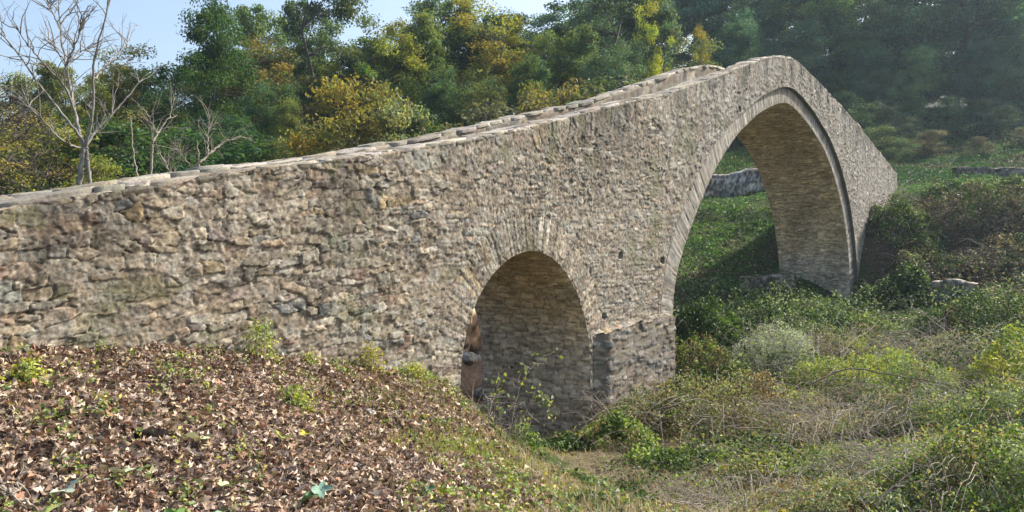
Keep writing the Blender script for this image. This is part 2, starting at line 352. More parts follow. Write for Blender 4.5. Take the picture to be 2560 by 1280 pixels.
def wall_surface(s, z, seed=0):
    """masonry relief (metres, outward) and colour"""
    zt = ztop(s)
    wx = (fbm(s * 2.1, z * 2.1, 200 + seed) - .5) * .14; wz = (fbm(s * 1.3, z * 3.0, 210 + seed) - .5) * .10 + (fbm(s * 7, z * 9, 211 + seed) - .5) * .04
    fx = (fbm(s * 9, z * 9, 203 + seed) - .5) * .045
    a, b = s + wx + fx, z + wz - .05 * s
    hA, cA, rA = stones(a / .2, b / .088, 300 + seed, .11, 1, .8, 5.5, .5)                # big rubble
    hB, cB, rB = stones(a / .14, b / .06, 400 + seed, .14, 1, .8, 5.5, .5, .85)               # smaller stones
    hC, cC, rC = stones(a / .21, (z + wz * .35) / .052, 500 + seed, .3, .7, .6, 3.5, .3, .8)           # thin flat slabs
    hP, cP, rP = stones(a / .12, (zt - z + wx * .5) / .27, 600 + seed, .15, 1, .8, 2.6, .5, .85)        # upright stones of the parapet
    nz = fbm(s * .8, z * .8, 220) - .5
    kB = (s + nz * 5 > -12.9 - (z > .2) * -.3)
    thin = (z + nz * .9 + .05 * (s + 8) < .55) & (s + nz * 1.5 > -12.75)
    par = (zt - z + (fbm(s * 1.7, z * 1.7, 230) - .5) * .25 < .36) & (s > -13.8 + nz * 2)
    def pick(A, B, C, P):
        if A.ndim == 3: q = lambda m: m[..., None]
        else: q = lambda m: m
        return np.where(q(par), P, np.where(q(thin), C, np.where(q(kB), B, A)))
    h = pick(hA * .024, hB * .017, hC * .013, hP * .018); c = pick(cA, cB, cC, cP)
    d, arc = seg_dist(s, z, SMA)
    ringw = .5 + .06 * (hsh(np.floor(arc / .06), 9) - .5) + (fbm(s * 4, z * 4, 60) - .5) * .08
    hR, cR, rR = stones((arc + (fbm(s * 5, z * 5, 61) - .5) * .02) / .06, d / .5 + 3.02, 700 + seed, .3, .6, .4, 6, .2, .75, 0)
    m = (d < ringw) & (z > -1.75)
    h = np.where(m, hR * .013, h); c = np.where(m[..., None], cR * C3(1.2, 1.18, 1.12), c)
    # weathering: lichen grey towards the crown, warm below, worn mortar smears low on the left
    g = c.mean(-1, keepdims=True); k = (ss(-9, 0, s + (z - 1) * 1.5) * .45)[..., None]
    c = c * (1 - k) + (g * C3(1.0, 1.0, 1.0)) * k
    sm = .75 * ss(.5, .66, fbm(s * 1.4 + 9, z * 2.2, 240)) * ss(-7, -12, s)
    h = h * (1 - .6 * sm); c = c * (1 - .5 * sm[..., None]) + C3(.27, .22, .17) * .5 * sm[..., None]
    sp = fbm(s * 22, z * 30, 250, 3); c = c * (.02 + 1.8 * sp)[..., None]; fl = ss(.66, .74, fbm(s * 30, z * 44, 258, 2)) * .5; c = c * (1 - fl[..., None]) + C3(.5, .475, .425) * fl[..., None]
    lich = ss(.62, .72, fbm(s * 7, z * 9, 255, 3)) * .5; c = c * (1 - lich[..., None]) + C3(.42, .41, .37) * lich[..., None]
    drip = ss(.52, .68, fbm(s * 3.5, z * .5, 256, 3)) * ss(1.6, .1, zt - z) * .45; c = c * (1 - drip)[..., None]
    moss = ss(.66, .74, fbm(s * 1.9 + 3, z * 2.6, 257, 4)) * .45; c = c * (1 - moss[..., None]) + C3(.13, .14, .07) * moss[..., None]
    c = c * C3(.865, .84, .80)
    for hs, hz in ((-8.56, -.24), (-7.07, -.35), (-9.08, -1.16), (-3.4, 2.75)):            # putlog holes
        q = ss(.065, .045, np.maximum(np.abs(s - hs), np.abs(z - hz) * 1.2)); h = h - .0; hole = q if 'hole' not in locals() else np.maximum(hole, q)
    h = h - hole * .14
    h = h + (fbm(s * 24, z * 24, 260, 3) - .5) * .018 + (fbm(s * 70, z * 70, 266, 2) - .5) * .008 + (fbm(s * 8, z * 12, 265, 3) - .5) * .007 + (fbm(s * 1.1, z * 1.1, 270) - .5) * .02
    return h, c
STONE_DARK = 1.0
def panel(G, s_arr, bot, nr, side=0, seed=0, res=1):
    T = np.linspace(0, 1, nr)[:, None]; zt = ztop(s_arr) - .03
    S = np.broadcast_to(s_arr[None], (nr, len(s_arr))); Z0 = bot.min() * (1 - T) + zt[None] * T; Z = np.maximum(Z0, bot[None])
    h, c = wall_surface(S, Z, seed)
    wv = -h if side == 0 else width(S) + h
    V = bridge_xyz(S, wv, Z).reshape(-1, 3); f = grid_faces(nr, len(s_arr)); below = (Z0 < bot[None] - 1e-6).ravel(); f = f[~below[f].all(1)]
    G.add(V, f if side == 0 else f[:, ::-1], c.reshape(-1, 3))
def spaced(a, b, k=.0017):
    out = [a]
    while out[-1] < b: out.append(out[-1] + max(.006, (19.6 + .806 * out[-1]) * k))
    out = np.array(out); return a + (out - a) * (b - a) / (out[-1] - a)
def lower_edge(Q, s):
    o = np.argsort(Q[:, 0], kind='stable'); xs = Q[o, 0]; 
    k = (Q[:, 1] > -9); q = Q
    i0 = q[:, 0].argmin(); i1 = q[:, 0].argmax()
    i0 = max(np.where(q[:, 0] <= q[:, 0].min() + 1e-3)[0].max(), 0); i1 = np.where(q[:, 0] >= q[:, 0].max() - 1e-3)[0].min()
    seg = q[i0:i1 + 1]; xx = np.maximum.accumulate(seg[:, 0]) + np.arange(len(seg)) * 1e-7
    return np.interp(s, xx, seg[:, 1])
def edge_space(Q, n):
    """columns following the curve itself, so steep jambs stay smooth"""
    i0 = np.where(Q[:, 0] <= Q[:, 0].min() + 1e-3)[0].max(); i1 = np.where(Q[:, 0] >= Q[:, 0].max() - 1e-3)[0].min()
    seg = Q[i0:i1 + 1]; t = np.linspace(0, len(seg) - 1, n); xs = np.interp(t, np.arange(len(seg)), np.maximum.accumulate(seg[:, 0])); zs = np.interp(t, np.arange(len(seg)), seg[:, 1])
    m = np.concatenate([[0], np.cumsum(np.hypot(np.diff(xs), np.diff(zs) * .12))]); u = np.linspace(0, m[-1], n)
    xs, zs = np.interp(u, m, xs), np.interp(u, m, zs)
    return xs + np.arange(n) * 1e-6, zs
BR = empty('stone_bridge', (0, 0, 0)); tag(BR, 'long humpback stone footbridge with one tall pointed arch and one small round arch', 'bridge')
for side in (0, 1):
    G = Geo(); q = 1 if side == 0 else 3
    xs, zs = edge_space(SMA, 320 // q); xe, ze = edge_space(EXT, 620 // q)
    sA = spaced(-22.5, xs[0], .0017 * q); panel(G, sA, np.full(len(sA), -2.4) + np.clip(-sA - 13, 0, 3) * .3, 330 // q, side, side)
    panel(G, xs, zs, 380 // q, side, side)
    sB = spaced(xs[-1], xe[0], .0015 * q); panel(G, sB, np.full(len(sB), -3.3), 460 // q, side, side)
    panel(G, xe, ze, 330 // q, side, side)
    sC = spaced(xe[-1], 12.65, .0017 * q); panel(G, sC, np.interp(sC, [6.8, 8.5, 12.6], [-2.6, -.5, 1.2]), 200 // q, side, side)
    # below the springing, beside the openings
    o = G.build('spandrel_wall', M_STONE, BR, False)
    # arch ring of the main arch, a little recessed behind the spandrel
    G = Geo(); na = 420; nr = 16
    L = np.concatenate([[0], np.cumsum(np.hypot(*np.diff(INT, axis=0).T))]); T = np.linspace(0, 1, nr)[:, None]
    Q = INT[None] + NI[None] * (RT[None, :, None] + .04) * T[..., None]; A = np.broadcast_to(L[None], Q.shape[:2])
    av = np.linspace(0, L[-1], 1500); Qx = np.stack([[np.interp(av, L, Q[i, :, j]) for j in (0, 1)] for i in range(nr)]).transpose(0, 2, 1)
    A = np.broadcast_to(av[None], Qx.shape[:2]); rad = np.broadcast_to(T, A.shape)
    h, c, _ = stones(A / .068 + (fbm(A * 3, rad * 2, 77) - .5) * .5, rad * .98 + 3 + .01, 800 + side, .3, .5, .35, 6, .2, .6, 0)
    c = c * .8 + C3(.30, .27, .215) * .2 * (1 - .5 * (h < .1)[..., None]); c = c * (.6 + .8 * fbm(A * 9, rad * 5, 79))[..., None]; h = h * .009
    rec = .09 * ss(-5.5, -2.5, Qx[..., 0])
    h = h + (fbm(A * 14, rad * 6, 78) - .5) * .012
    wv = rec - h if side == 0 else width(Qx[..., 0]) - rec + h
    V = bridge_xyz(Qx[..., 0], wv, Qx[..., 1]).reshape(-1, 3); f = grid_faces(nr, len(av)); G.add(V, f[:, ::-1] if side else f, c.reshape(-1, 3))
    # the step under the spandrel
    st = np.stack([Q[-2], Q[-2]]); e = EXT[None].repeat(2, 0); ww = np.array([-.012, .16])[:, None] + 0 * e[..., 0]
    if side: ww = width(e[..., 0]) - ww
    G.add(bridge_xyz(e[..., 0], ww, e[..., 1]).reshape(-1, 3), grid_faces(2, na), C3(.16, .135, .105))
    G.build('arch_ring', M_RING, BR, True)
# vaults
for Q, nm, seed, rc in ((INT, 'main', 900, .0), (SMA, 'side', 950, 0)):
    G = Geo(); L = np.concatenate([[0], np.cumsum(np.hypot(*np.diff(Q, axis=0).T))]); na = int(L[-1] / .022); av = np.linspace(0, L[-1], na)
    qs = np.interp(av, L, Q[:, 0]); qz = np.interp(av, L, Q[:, 1]); N = normals2(np.stack([qs, qz], 1))
    nw = 110; W = np.linspace(0, 1, nw)[:, None]
    rec = .09 * ss(-5.5, -2.5, qs) if Q is INT else qs * 0
    wv = rec[None] * (1 - W) + (width(qs) - rec)[None] * W; S = np.broadcast_to(qs[None], wv.shape); Z = np.broadcast_to(qz[None], wv.shape); A = np.broadcast_to(av[None], wv.shape)
    wr = (fbm(A * 1.2, wv * 1.2, seed + 5) - .5) * .05
    h, c, _ = stones((wv + (fbm(A * 2, wv * 2, seed + 6) - .5) * .15) / .22, (A + wr) / .075, seed, .25, .5, .55, 5, .3, .7, 0)
    low = ss(-.2, -.7, Z + (fbm(S * 2, wv * 2, 5) - .5) * .6) if Q is INT else ss(-.9, -1.6, Z + (fbm(A, wv * 2, 5) - .5) * .8)
    warm = C3(.78, .58, .36) if Q is INT else C3(.74, .54, .33)
    c = c * .95 * C3(1.1, 1, .85) + warm * .44 * (1 - .6 * (h < .12)[..., None]); c = c * (.25 + 1.5 * fbm(A * 38, wv * 7, seed + 3, 3))[..., None]; c = c * (1 - .55 * low[..., None]) + (c.mean(-1, keepdims=True) * C3(1.1, .98, .85)) * .55 * low[..., None]
    st = ss(.55, .7, fbm(S * .9 + 4, wv * 1.3 + Z * .7, seed + 9)); c = c * (1 - .22 * st[..., None])                 # damp stains on the stone
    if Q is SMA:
        vault_shade = ss(-.75, -.3, Z + (fbm(A * 1.5, wv * 3, 6) - .5) * .5) * ss(-10.2, -10.9, S + (fbm(A * 2, wv * 2, 8) - .5) * .8); c = c * (1 - .35 * vault_shade[..., None])  # shaded left side of the vault crown, painted darker into the stone colour
    h = h * .03 + (fbm(A * 30, wv * 12, seed + 2) - .5) * .02
    edge = np.minimum(W, 1 - W); h = h * ss(0, .03, edge) + 0 * wv
    S2 = S - N[None, :, 0] * h; Z2 = Z - N[None, :, 1] * h
    f = grid_faces(nw, na); G.add(bridge_xyz(S2, wv, Z2).reshape(-1, 3), f, c.reshape(-1, 3))
    G.build('vault', M_VAULT, BR, True)
# end wall at the far abutment
G = Geo(); nr, nw = 60, 50; T = np.linspace(0, 1, nr)[:, None]; Wf = np.linspace(0, 1, nw)[None]
Z = 1.0 + T * (ztop(np.array([12.65]))[0] - .07 - 1.0) + 0 * Wf; wv = Wf * width(12.65) + 0 * T
h, c, _ = stones(wv / .2, Z / .1, 77); G.add(bridge_xyz(12.65 + h * .03, wv, Z).reshape(-1, 3), grid_faces(nr, nw)[:, ::-1], c.reshape(-1, 3)); G.build('end_wall', M_STONE, BR, True)
# parapets: rough coping stones
PWD = .34
for side in (0, 1):
    G = Geo(); q = 1 if side == 0 else 1.6
    sA = spaced(-22.5, 12.7, .0019 * q); prof = np.array([(.03, -.10), (.012, -.07), (-.004, -.045), (-.012, -.02), (-.004, .0), (.03, .012), (.1, .022), (.17, .03), (.25, .025), (.31, .01), (.345, -.015), (.36, -.06), (.355, -.12), (.35, -.2), (.345, -.3), (.345, -.42), (.345, -.56)])
    prof2 = []
    for i in range(len(prof) - 1):
        for k in range(3): prof2.append(prof[i] * (1 - k / 3) + prof[i + 1] * k / 3)
    prof = np.array(prof2 + [prof[-1]]); arc = np.concatenate([[0], np.cumsum(np.hypot(*np.diff(prof, axis=0).T))])
    S = np.broadcast_to(sA[None], (len(prof), len(sA))); A = np.broadcast_to(arc[:, None], S.shape)
    PN = normals2(prof)
    h, c, r1 = stones((S + (fbm(S * 3, A * 5, 41 + side) - .5) * .12) / .22, A / .19 + .3, 1000 + side, .08, .8, .7, 6, .5, .6)
    inner = ss(.36, .44, A); h = h * .012; c = c * C3(.86, .82, .75)
    cap = (hsh(np.floor(S / .37 + vnoise(S * .5, S * 0, 12)), 13) - .5) * .012 * (1 - inner)
    cap = cap - .012 + (fbm(S * 9, A * 9, 14) - .5) * .02 + (fbm(S * 40, A * 40, 18, 2) - .5) * .012
    gap = ss(.1, .0, np.abs((S / .31 + .35 * vnoise(S * 2, S * 0, 15)) % 1 - .5)) * .012
    up = PN[:, 1][:, None]; wv = prof[:, 0][:, None] + PN[:, 0][:, None] * (h + cap * .5 - gap); Z = ztop(S) - .02 + prof[:, 1][:, None] + up * (h + cap - gap)
    c = c * (.72 + .5 * fbm(S * 12, A * 12, 16, 3))[..., None]
    wv2 = wv if side == 0 else width(S) - wv
    f = grid_faces(len(prof), len(sA)); G.add(bridge_xyz(S, wv2, Z).reshape(-1, 3), f if side == 0 else f[:, ::-1], c.reshape(-1, 3))
    G.build('parapet', M_STONE, BR, False)
# thin irregular coping slabs, bedded on each parapet
def coping(side):
    r = np.random.default_rng(60 + side); G = Geo(); s = -22.4
    while s < 12.5:
        L = r.uniform(.22, .75); sc = s + L / 2; nlay = 2 if r.random() < .04 else 1
        for lay in range(nlay):
            th = r.uniform(.018, .028); k = 20; a = np.linspace(0, 2 * pi, k, endpoint=False) + r.uniform(0, .3)
            ca, sa = np.cos(a), np.sin(a); sq = (np.abs(ca) ** 9 + np.abs(sa) ** 9) ** (-1 / 9) * r.uniform(.9, 1.04, k)
            wd = r.uniform(.33, .42) * (1 if lay == 0 else r.uniform(.55, .9)); off = r.uniform(-.012, .01) if lay == 0 else r.uniform(-.02, .05)
            u = sc + ca * sq * L * .515; v = off + wd / 2 + sa * sq * wd / 2; zb = ztop(np.array([sc]))[0] - .024 + lay * .028 + r.uniform(-.008, .008)
            sl = (ztop(np.array([sc + .3]))[0] - ztop(np.array([sc - .3]))[0]) / .6 + r.normal(0, .012); tv = r.normal(0, .05)
            base = lambda uu, vv: zb + (uu - sc) * sl + (vv - wd / 2) * tv
            cu, cv = sc, off + wd / 2; rings = []
            for f, dz in ((1.0, -.03), (1.0, th * .55), (.985, th * .9), (.93, th), (.5, th)):
                uu = cu + (u - cu) * f + r.normal(0, .003, k); vv = cv + (v - cv) * f + r.normal(0, .003, k); rings.append(np.stack([uu, vv, base(uu, vv) + dz + r.normal(0, .0035, k)], 1))
            rings.append(np.array([[cu, cv, base(cu, cv) + th]])); P = np.concatenate(rings); i = np.arange(k); fs = np.concatenate([np.stack([i + k * j, (i + 1) % k + k * j, (i + 1) % k + k * (j + 1), i + k * (j + 1)], 1) for j in range(4)])
            wv = P[:, 1] if side == 0 else width(P[:, 0]) - P[:, 1]; col = C3(.33, .30, .25) * r.uniform(.65, 1.25) * np.array([1 + r.normal(0, .03), 1, 1 - r.normal(0, .05)])
            cc = col * (.75 + .5 * vnoise(P[:, 0] * 30, P[:, 1] * 30, 5))[:, None]; V = bridge_xyz(P[:, 0], wv, P[:, 2]); n0 = G.n; G.add(V, fs, cc); G.F3.append(np.stack([i + 4 * k, (i + 1) % k + 4 * k, np.full(k, 5 * k)], 1) + n0)
        s += L * r.uniform(.93, 1.0)
    G.build('coping', M_STONE, BR, False)
coping(0); coping(1)
# roadway
G = Geo(); sA = np.linspace(-22.5, 12.6, 700); W = np.linspace(0, 1, 40)[:, None]; S = np.broadcast_to(sA[None], (40, 700)); wv = PWD + W * (width(S) - 2 * PWD)
h, c, _ = stones(S / .25, wv / .2, 1200, .15); G.add(bridge_xyz(S, wv, ztop(S) - .5 + h * .03).reshape(-1, 3), grid_faces(40, 700), c.reshape(-1, 3)); G.build('roadway', M_STONE, BR, True)
# footing in front of the middle pier
def footing(s0, s1, w0, zb, tops, seed, parent, name='footing', mats=M_STONE, cm=1.0, cell=(.2, .085)):
    G = Geo(); n = int((s1 - s0) / .02); nz = 110; s = np.linspace(s0, s1, n); zt = np.interp(s, np.linspace(s0, s1, len(tops)), tops) + (fbm(s * 5, s * 0, seed) - .5) * .09
    perim = []   # walk: left return, front, right return, sheared down from the ragged top
    def strip(S, Wv, nx, ny, U, T, Zt):
        Z = zb * (1 - T) + Zt * T
        h, c, _ = stones((U + (fbm(U * 3, Z * 3, seed + 1) - .5) * .1) / cell[0], (Z + (fbm(U * 2, Z * 4, seed + 2) - .5) * .07) / cell[1], seed, .14, 1, .75, 5, .4, .8)
        h = h * .026 + (fbm(U * 12, Z * 12, seed + 3) - .5) * .012; c = c * (.8 + .4 * fbm(U * 13, Z * 13, seed + 4))[..., None] * cm
        return bridge_xyz(S + nx * h, Wv + ny * h, Z), c
    T = np.linspace(0, 1, nz)[:, None]; wf = w0 * ss(s0, s0 + .28, s)[None]
    V, c = strip(s[None] + 0 * T, wf + 0 * T, 0, -1, s[None] + 0 * T, T, zt[None]); G.add(V.reshape(-1, 3), grid_faces(nz, n), c.reshape(-1, 3))
    wr = np.linspace(.0, w0, 16)[None]
    V, c = strip(s1 + 0 * wr + 0 * T, wr[:, ::-1] + 0 * T, 1, 0, wr + 90 + 0 * T, T, zt[-1]); G.add(V.reshape(-1, 3), grid_faces(nz, 16), c.reshape(-1, 3))
    tt = np.linspace(0, 1, 22)[:, None]; wt = wf * (1 - tt) + .02 * tt; S = s[None] + 0 * wt; Z = zt[None] + (wt - wf) * .22 + (fbm(S * 6, wt * 6, seed + 7) - .5) * .08 * ss(0, .5, tt)
    h, c, _ = stones(S / .2, wt / .14, seed + 9, .2); G.add(bridge_xyz(S, wt - .01, Z + h * .02).reshape(-1, 3), grid_faces(22, n), (c * .95).reshape(-1, 3))
    return G.build(name, mats, parent, True)
footing(-9.40, -6.84, -.13, -3.3, [-1.40, -1.38, -1.34, -1.36, -1.32, -1.34, -1.30, -1.33, -1.31], 1300, BR, cm=.68, cell=(.2, .07))

# ---------------------------------------------------------------- trees
def wander(rng, p, d, L, n, wob, grav=0.0):
    P = [np.array(p, float)]; d = unit(np.array(d, float))
    for k in range(n):
        d = unit(d + rng.normal(size=3) * wob + np.array([0, 0, grav])); P.append(P[-1] + d * L / n)
    return np.array(P), d
def make_tree(seed, H=10., R=3., base=.12, clumps=110, per=110, leaf=.17, airy=.35, tr=.16, lean=0., shape=1.0, tone=.35, fall=.0, csz=.5, bare=0):
    """mesh data for (trunk, crown) of one tree variant, standing at the origin"""
    rng = np.random.default_rng(seed); g = Geo()
    P, d = wander(rng, (0, 0, -.4), (lean, 0, 1), H * .86 + .4, 9, .07, .03)
    rad = tr * np.linspace(1, .16, len(P)) ** 1.1; rad[0] *= 1.5; g.tube(P, rad, 8)
    # crown envelope: overlapping lobes
    nl = 9; lob = []
    for k in range(nl):
        f = base + (1 - base) * (k + .5) / nl; prof = (sin(pi * min(1, (f - base) / (1 - base) * .86 + .12))) ** .6 * shape
        a = rng.uniform(0, 2 * pi); rr = R * prof * rng.uniform(.25, .6)
        lob.append((cos(a) * rr, sin(a) * rr, H * min(f, .93), R * prof * rng.uniform(.5, .8), H * (1 - base) / nl * rng.uniform(1.2, 2.0)))
    lob = np.array(lob); C = []
    while len(C) < clumps:
        l = lob[rng.integers(nl)]; v = unit(rng.normal(size=3)); q = rng.uniform(.35, 1) ** .45
        c = l[:3] + v * np.array([l[3], l[3], l[4]]) * q
        if c[2] > H * base * .6 and c[2] < H and rng.random() > airy * (vnoise(np.array([c[0] * .9 + 40]), np.array([c[2] * .9 + c[1]]), seed)[0] > .5): C.append(c)
    C = np.array(C)
    # limbs reach the clumps
    for c in C[rng.permutation(len(C))[:min(len(C), 46)]]:
        k = int(np.clip(np.searchsorted(P[:, 2], c[2] - .35 * np.hypot(c[0], c[1]) - .2), 1, len(P) - 2)); p0 = P[k]
        t = np.linspace(0, 1, 6)[:, None]; m = p0 * (1 - t) + c * t; m[:, 2] += np.sin(t[:, 0] * pi) * .12 * np.linalg.norm(c - p0) ; m[1:-1] += rng.normal(size=(4, 3)) * .1
        g.tube(m, np.linspace(rad[k] * .45, .012, 6), 5)
        if bare:
            for _ in range(bare):
                j = rng.integers(2, 6); q, _d = wander(rng, m[j], rng.normal(size=3) + [0, 0, .5], rng.uniform(.4, 1.1), 4, .25); g.tube(q, np.linspace(.014, .004, 5), 3)
    tm = g.build('trunk', None, None, True, False); trunk = tm.data; bpy.data.objects.remove(tm)
    n = per * len(C); cr = np.repeat(rng.uniform(.6, 1.35, len(C)) * csz, per); cc = np.repeat(C, per, 0)
    off = rnd(rng, n); off = off / np.linalg.norm(off, axis=1)[:, None] * (rng.uniform(0, 1, n) ** .5)[:, None] * cr[:, None] * np.array([1.25, 1.25, .75])
    Pp = cc + off; Nn = unit(off) * .9 + np.array([0, 0, .7])
    ct = np.repeat(rng.uniform(1 - tone, 1 + tone, len(C)), per); lt = rng.uniform(.7, 1.3, n) * ct
    hue = np.repeat(rng.normal(0, .1, len(C)), per) + rng.normal(0, .09, n)
    col = np.stack([lt * (1 + hue * 1.5), lt * (1 + hue * .4), lt * (1 - hue)], 1).clip(.05, 3)
    g = Geo(); g.add(*leaves(rng, Pp, leaf, Nn, col, .62)); cm = g.build('crown', None); crown = cm.data; bpy.data.objects.remove(cm)
    return trunk, crown
VAR = dict(
    oak=[make_tree(11, 10, 3.0, .12, 175, 192, .13, .3), make_tree(12, 10, 2.7, .1, 162, 192, .13, .4, shape=1.1), make_tree(13, 10, 3.3, .15, 189, 184, .12, .35)],
    dense=[make_tree(21, 10, 3.2, .05, 170, 192, .12, .1, csz=.6), make_tree(22, 10, 3.5, .03, 180, 184, .13, .15, csz=.62)],
    airy=[make_tree(31, 10, 3.0, .3, 85, 152, .13, .7, tr=.2), make_tree(32, 10, 2.6, .22, 70, 160, .12, .6, tr=.15)],
    tall=[make_tree(41, 10, 1.7, .08, 95, 176, .10, .4, tr=.1, csz=.42)],
    bush=[make_tree(51, 4, 2.1, .0, 85, 120, .11, .3, tr=.06, csz=.42), make_tree(52, 4, 1.7, .0, 75, 120, .10, .45, tr=.05, csz=.38)],
    thin=[make_tree(61, 6, 1.9, .08, 60, 34, .085, .5, tr=.045, csz=.42, bare=6), make_tree(62, 6, 1.6, .05, 60, 20, .08, .5, tr=.04, csz=.45, bare=9)],
)
GREEN = (.052, .085, .024); DARK = (.026, .052, .024); BLUE = (.034, .066, .040); OLIVE = (.10, .115, .032); YEL = (.30, .27, .045); LIME = (.26, .30, .04); ORNG = (.21, .17, .065); GREY = (.12, .125, .085); BROWN = (.13, .095, .055); TAN = (.2, .16, .085)
for v in VAR.values():
    for t_, c_ in v:
        t_.materials.append(M_BARK); c_.materials.append(M_LEAF)
def tree(kind, v, x, Y, topy, tint, label, wid=1.0, name='tree', cat='tree', group=None, X=None, H=None, rot=None, hw=None):
    if X is None: X = (x - 1280) / F * Y
    zb = gz1(X, Y) - .1; ref = {'bush': 4, 'thin': 6}.get(kind, 10)
    if H is None: H = (HOR - topy) / F * Y - zb
    k = H / ref; o = empty(name, (X, Y, zb), (x * .37 + Y) % 6.28 if rot is None else rot, (k * wid, k * wid, k)); tag(o, label, cat, group)
    for nm, me in zip(('trunk', 'crown'), VAR[kind][v]):
        c = bpy.data.objects.new(nm, me); COL.objects.link(c); c.parent = o; bt = 1.15 if tint[0] > .14 else 2.1; bt *= 1.3 if x > 1780 else 1
        ol = (1.08, 1.06, .95) if x < 1780 and tint[0] < .14 else (1, 1, 1); c.color = tuple(min(.6, v_ * bt * q_) for v_, q_ in zip(tint, ol)) + (1,)
    return o
T = tree
T('thin', 0, 45, 16, 250, (.32, .26, .09), 'thin yellowish sapling with sparse leaves at the left picture edge, above the bridge wall', 1.2)
T('thin', 1, -60, 18, 200, (.28, .2, .1), 'half bare brownish sapling cut by the left picture edge', 1.4)
T('bush', 0, 130, 21, 330, (.10, .11, .04), 'olive bush low behind the forked bare tree', 1.6, 'bush', 'bush')
T('bush', 1, 330, 22, 320, DARK, 'dark bush between the forked bare tree and the thin leafless saplings', 1.7, 'bush', 'bush')
T('bush', 0, 450, 25, 330, DARK, 'dark bush behind the leaning leafless stem', 1.9, 'bush', 'bush')
T('bush', 1, 250, 19, 400, OLIVE, 'small yellowish green bush right of the bare tree trunk, just above the wall', 1.2, 'bush', 'bush')
T('oak', 1, 110, 34, 165, (.09, .10, .035), 'olive round tree behind the bare tree at far left', 1.1)
T('oak', 0, -70, 33, 170, (.13, .10, .06), 'brownish tree at the far left edge of the wood')
T('oak', 2, 215, 31, 190, (.13, .14, .035), 'yellowish green tree seen between the forks of the bare tree', .8)
T('oak', 0, 290, 33, 165, (.17, .15, .03), 'tree with golden patches right of the bare tree fork', .8)
T('airy', 1, 345, 30, 118, (.09, .1, .045), 'slender grey green tree left of the big dark round tree', 1.1)
T('dense', 1, 400, 30, 240, (.03, .055, .024), 'dark mass of a low tree below the slender grey green one', 1.0)
T('dense', 0, 505, 32, -8, (.024, .05, .014), 'big dark green round-headed tree standing out against the sky', .8)
T('dense', 0, 560, 29, 290, DARK, 'low dark tree under the big round-headed tree', 1.2)
T('oak', 1, 650, 46, 25, (.06, .09, .035), 'distant green tree rising in the gap between the two tallest trees', .8)
T('tall', 0, 665, 36, 85, ORNG, 'orange brown autumn tree right of the big dark round-headed tree', 1.7)
T('dense', 1, 690, 31, 215, (.036, .065, .034), 'bluish dark tree below the orange brown autumn tree', .85)
T('airy', 0, 835, 38, -75, (.05, .072, .035), 'tall airy tree with its dark trunk showing through the leaves', .85)
T('oak', 1, 765, 41, 10, (.045, .07, .035), 'dark green tree behind the tall airy tree', .7)
T('oak', 2, 735, 30, 250, (.07, .085, .03), 'middle green tree left of the golden bush', .8)
T('bush', 0, 870, 27, 212, (.22, .19, .05), 'golden orange rounded bush behind the bridge parapet', .85, 'bush', 'bush')
T('bush', 1, 975, 26, 265, (.13, .14, .08), 'grey green feathery bush right of the golden bush', .9, 'bush', 'bush')
T('oak', 2, 960, 38, 62, (.13, .14, .028), 'rounded olive tree with yellowing top, in the middle of the tree line', .95)
T('oak', 0, 1050, 40, 40, (.07, .095, .03), 'green tree right of the rounded olive tree', .85)
T('oak', 1, 1125, 43, -10, (.045, .07, .032), 'dark green tree standing up behind the yellow-topped trees', .9)
T('tall', 0, 1195, 36, 0, (.25, .22, .055), 'tall narrow tree with straw yellow upright branches', 1.35)
T('oak', 2, 1305, 38, 30, (.24, .26, .035), 'bright yellow green tree catching the sun in the middle', .8)
T('dense', 0, 1080, 33, 185, (.034, .06, .028), 'dark bushy tree above the middle of the parapet', .9)
T('dense', 1, 1210, 32, 210, (.06, .075, .035), 'dull green bushy tree below the straw yellow tree', .9)
T('oak', 0, 1330, 34, 150, (.05, .08, .03), 'green tree below the bright yellow green one', .9)
T('airy', 0, 1480, 41, -140, (.03, .05, .03), 'very tall dark tree above the middle of the wood', 1.0)
T('oak', 1, 1430, 36, 70, (.06, .085, .03), 'green tree in front of the very tall dark tree', .85)
T('oak', 0, 1640, 40, -40, (.04, .06, .032), 'dark tree carrying the bright yellow sprays', 1.0)
T('airy', 1, 1632, 37, 5, (.34, .36, .04), 'small tree of bright yellow leaves against the dark wood', .45)
T('airy', 1, 1745, 37, 70, (.26, .23, .05), 'thin pale yellow tree in the shade behind the bridge top', .4)
T('bush', 1, 1335, 28, 235, (.20, .19, .04), 'small yellow green bush just above the parapet', .5, 'bush', 'bush')
T('bush', 0, 1420, 27, 240, (.09, .08, .04), 'brownish scrub bush above the parapet, right of the small yellow bush', .8, 'bush', 'bush')
T('bush', 1, 1190, 26, 290, (.06, .06, .045), 'greyish purple scrub bush behind the parapet', 1.3, 'bush', 'bush')
T('bush', 1, 1060, 27, 290, (.04, .06, .03), 'dark low bush behind the parapet, left of the greyish scrub', 1.3, 'bush', 'bush')
T('dense', 0, 1540, 34, 120, (.05, .075, .045), 'grey green bushy tree left of the bridge top', .9)
T('dense', 1, 1560, 37, 110, (.045, .07, .042), 'dull green bushy tree directly behind the bridge top', .75)
T('bush', 0, 1490, 28, 235, (.05, .06, .035), 'dark scrub bush behind the rising far parapet', 1.4, 'bush', 'bush')
T('dense', 0, 1830, 50, 40, BLUE, 'bluish green bushy tree above the crown of the bridge', 1.0)
T('oak', 2, 1900, 55, -120, (.04, .065, .035), 'tall tree above the crown of the bridge', 1.0)
T('dense', 1, 2010, 52, 60, (.045, .075, .045), 'bushy tree right above the peak of the bridge', 1.0)
T('oak', 1, 2090, 56, -130, (.055, .085, .045), 'tall middle green tree right of the bridge peak', 1.1)
